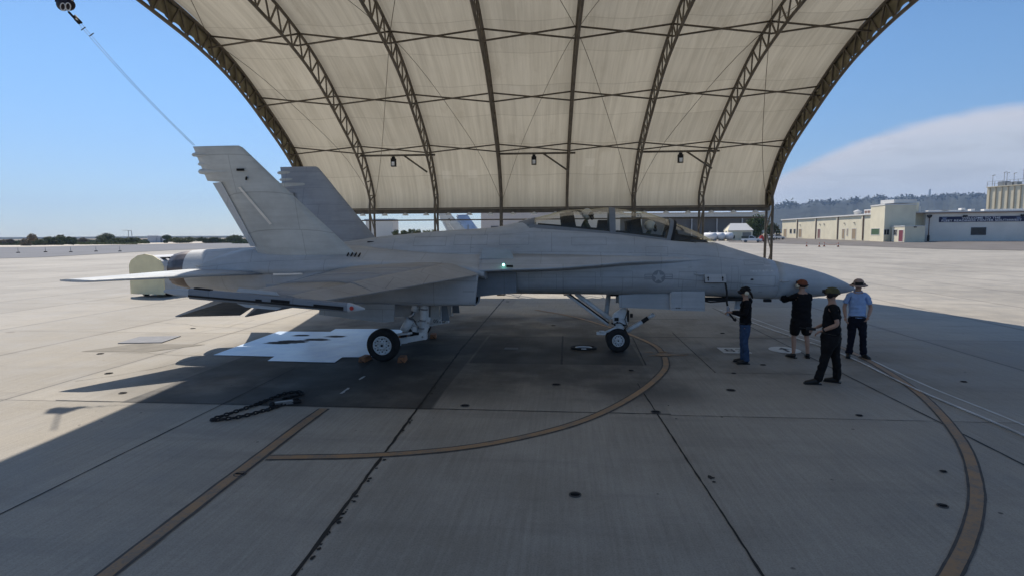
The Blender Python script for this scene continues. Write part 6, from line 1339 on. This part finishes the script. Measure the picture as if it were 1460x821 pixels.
for u, v, s_, lab in ((1128, 303, (9, 9, 22), 'tall white tower on the hillside just right of the shelter'), (1269, 284.5, (30, 12, 9), 'pale house high on the hill above the entrance block'), (1341, 296, (10, 10, 9), 'small white house on the hillside above the pale wing'), (1373, 284, (16, 10, 7), 'small pale house near the crest left of the tall hangar'), (1325.5, 276, (6, 6, 34), 'thin grey mast on the crest of the hills')):
    q = at(u, v, 2480 if v > 281 else 2590); o = thing('hill_house' if s_[2] < 20 else 'hill_tower', lab, 'house' if s_[2] < 20 else 'tower', (q.x, q.y, q.z - s_[2] / 2), YAW); MB().box((0, 0, s_[2] / 2 - 8), (s_[0], s_[1], s_[2] + 16)).build('wall', ROOFW if v != 276 else STEEL, o)
    b = MB(); b.box((0, 0, s_[2] + 1.0), (s_[0] * 1.1, s_[1] * 1.1, 1.6), taper=.6); b.build('roof', PIPE if v != 276 else STEEL, o)

# ================================================================== LIGHT
SUNV = Vector((-.49, .62, 1.0)).normalized(); ELEV = math.asin(SUNV.z); AZ = math.atan2(SUNV.x, SUNV.y)
sd = bpy.data.lights.new('sun', 'SUN'); sd.energy = 5.0; sd.angle = R(.53); sd.color = (1, .915, .80); so = bpy.data.objects.new('sun', sd); COL.objects.link(so); so.rotation_euler = (-SUNV).to_track_quat('-Z', 'Y').to_euler(); so.location = (0, 0, 60)
wd = bpy.data.worlds.new('World'); S.world = wd; wd.use_nodes = True; nt = wd.node_tree; N, L = nt.nodes, nt.links
bg = N['Background']; sky = N.new('ShaderNodeTexSky'); sky.sky_type = 'NISHITA'; sky.sun_disc = False; sky.sun_elevation = ELEV; sky.sun_rotation = AZ; sky.air_density = 1.0; sky.dust_density = 0.15; sky.ozone_density = 2.6; sky.altitude = 10
tc = N.new('ShaderNodeTexCoord'); D = tc.outputs['Generated']; sx = N.new('ShaderNodeSeparateXYZ'); L.new(D, sx.inputs[0])
azn = mth(N, L, 'MULTIPLY', mth(N, L, 'ARCTAN2', sx.outputs[0], sx.outputs[1]), 180 / math.pi)
nz = noise_tex(N, L, mapping(N, L, D, (9, 9, 26)), 1.0, 6, .6); nz2 = noise_tex(N, L, mapping(N, L, D, (3, 3, 30)), 1.0, 5, .6)
dz = mth(N, L, 'SUBTRACT', 34.0, azn); top = mth(N, L, 'SUBTRACT', .164, mth(N, L, 'MULTIPLY', mth(N, L, 'MULTIPLY', dz, dz), .00034))
top = mth(N, L, 'ADD', top, mth(N, L, 'MULTIPLY', mth(N, L, 'SUBTRACT', nz, .5), .018))
dl = mth(N, L, 'SUBTRACT', top, sx.outputs[2]); mask = mth(N, L, 'MULTIPLY', mapr(N, L, dl, -.003, .014, 0, 1), mapr(N, L, azn, 8, 18))
mask = mth(N, L, 'MULTIPLY', mask, mapr(N, L, nz2, .2, .6, .86, .98))
CLOUD = (4.55, 4.95, 5.65); SKYS = .125
skyt = mixc(N, L, 1.0, sky.outputs[0], mixc(N, L, mapr(N, L, sx.outputs[2], .04, .28), (.60, .69, .86), (.70, .89, 1.03)), 'MULTIPLY')
cw = noise_tex(N, L, mapping(N, L, D, (7, 7, 34)), 1.3, 7, .62); cwm = mixc(N, L, mapr(N, L, cw, .3, .7, .88, 1.06), (0, 0, 0), (1, 1, 1))
skyc = mixc(N, L, mask, skyt, mixc(N, L, 1.0, cwm, mixc(N, L, mapr(N, L, dl, .0, .05), (5.2, 5.35, 6.0), CLOUD), 'MULTIPLY'))
L.new(skyc, bg.inputs[0]); bg.inputs[1].default_value = SKYS
hm = bpy.data.materials.new('haze_air'); nt, N, L = nodes(hm)
for n in list(N):
    if n.type == 'BSDF_PRINCIPLED': N.remove(n)
pv = N.new('ShaderNodeVolumePrincipled'); pv.inputs['Color'].default_value = (.50, .69, 1, 1); pv.inputs['Density'].default_value = .00013; pv.inputs['Anisotropy'].default_value = .2
L.new(pv.outputs[0], [n for n in N if n.type == 'OUTPUT_MATERIAL'][0].inputs['Volume'])
HAZE = True
if HAZE: tag(MB().box((0, 0, 148), (8800, 8800, 304)).build('haze', hm), kind='stuff')
S.view_settings.view_transform = 'Standard'; S.view_settings.look = 'None'; S.view_settings.gamma = 1; S.view_settings.use_curve_mapping = False; S.view_settings.exposure = 0
S.render.engine = 'CYCLES'; cy = S.cycles; cy.max_bounces = 8; cy.diffuse_bounces = 5; cy.glossy_bounces = 3; cy.transmission_bounces = 6; cy.transparent_max_bounces = 12; cy.volume_bounces = 0
cy.use_denoising = True; cy.sample_clamp_indirect = 8
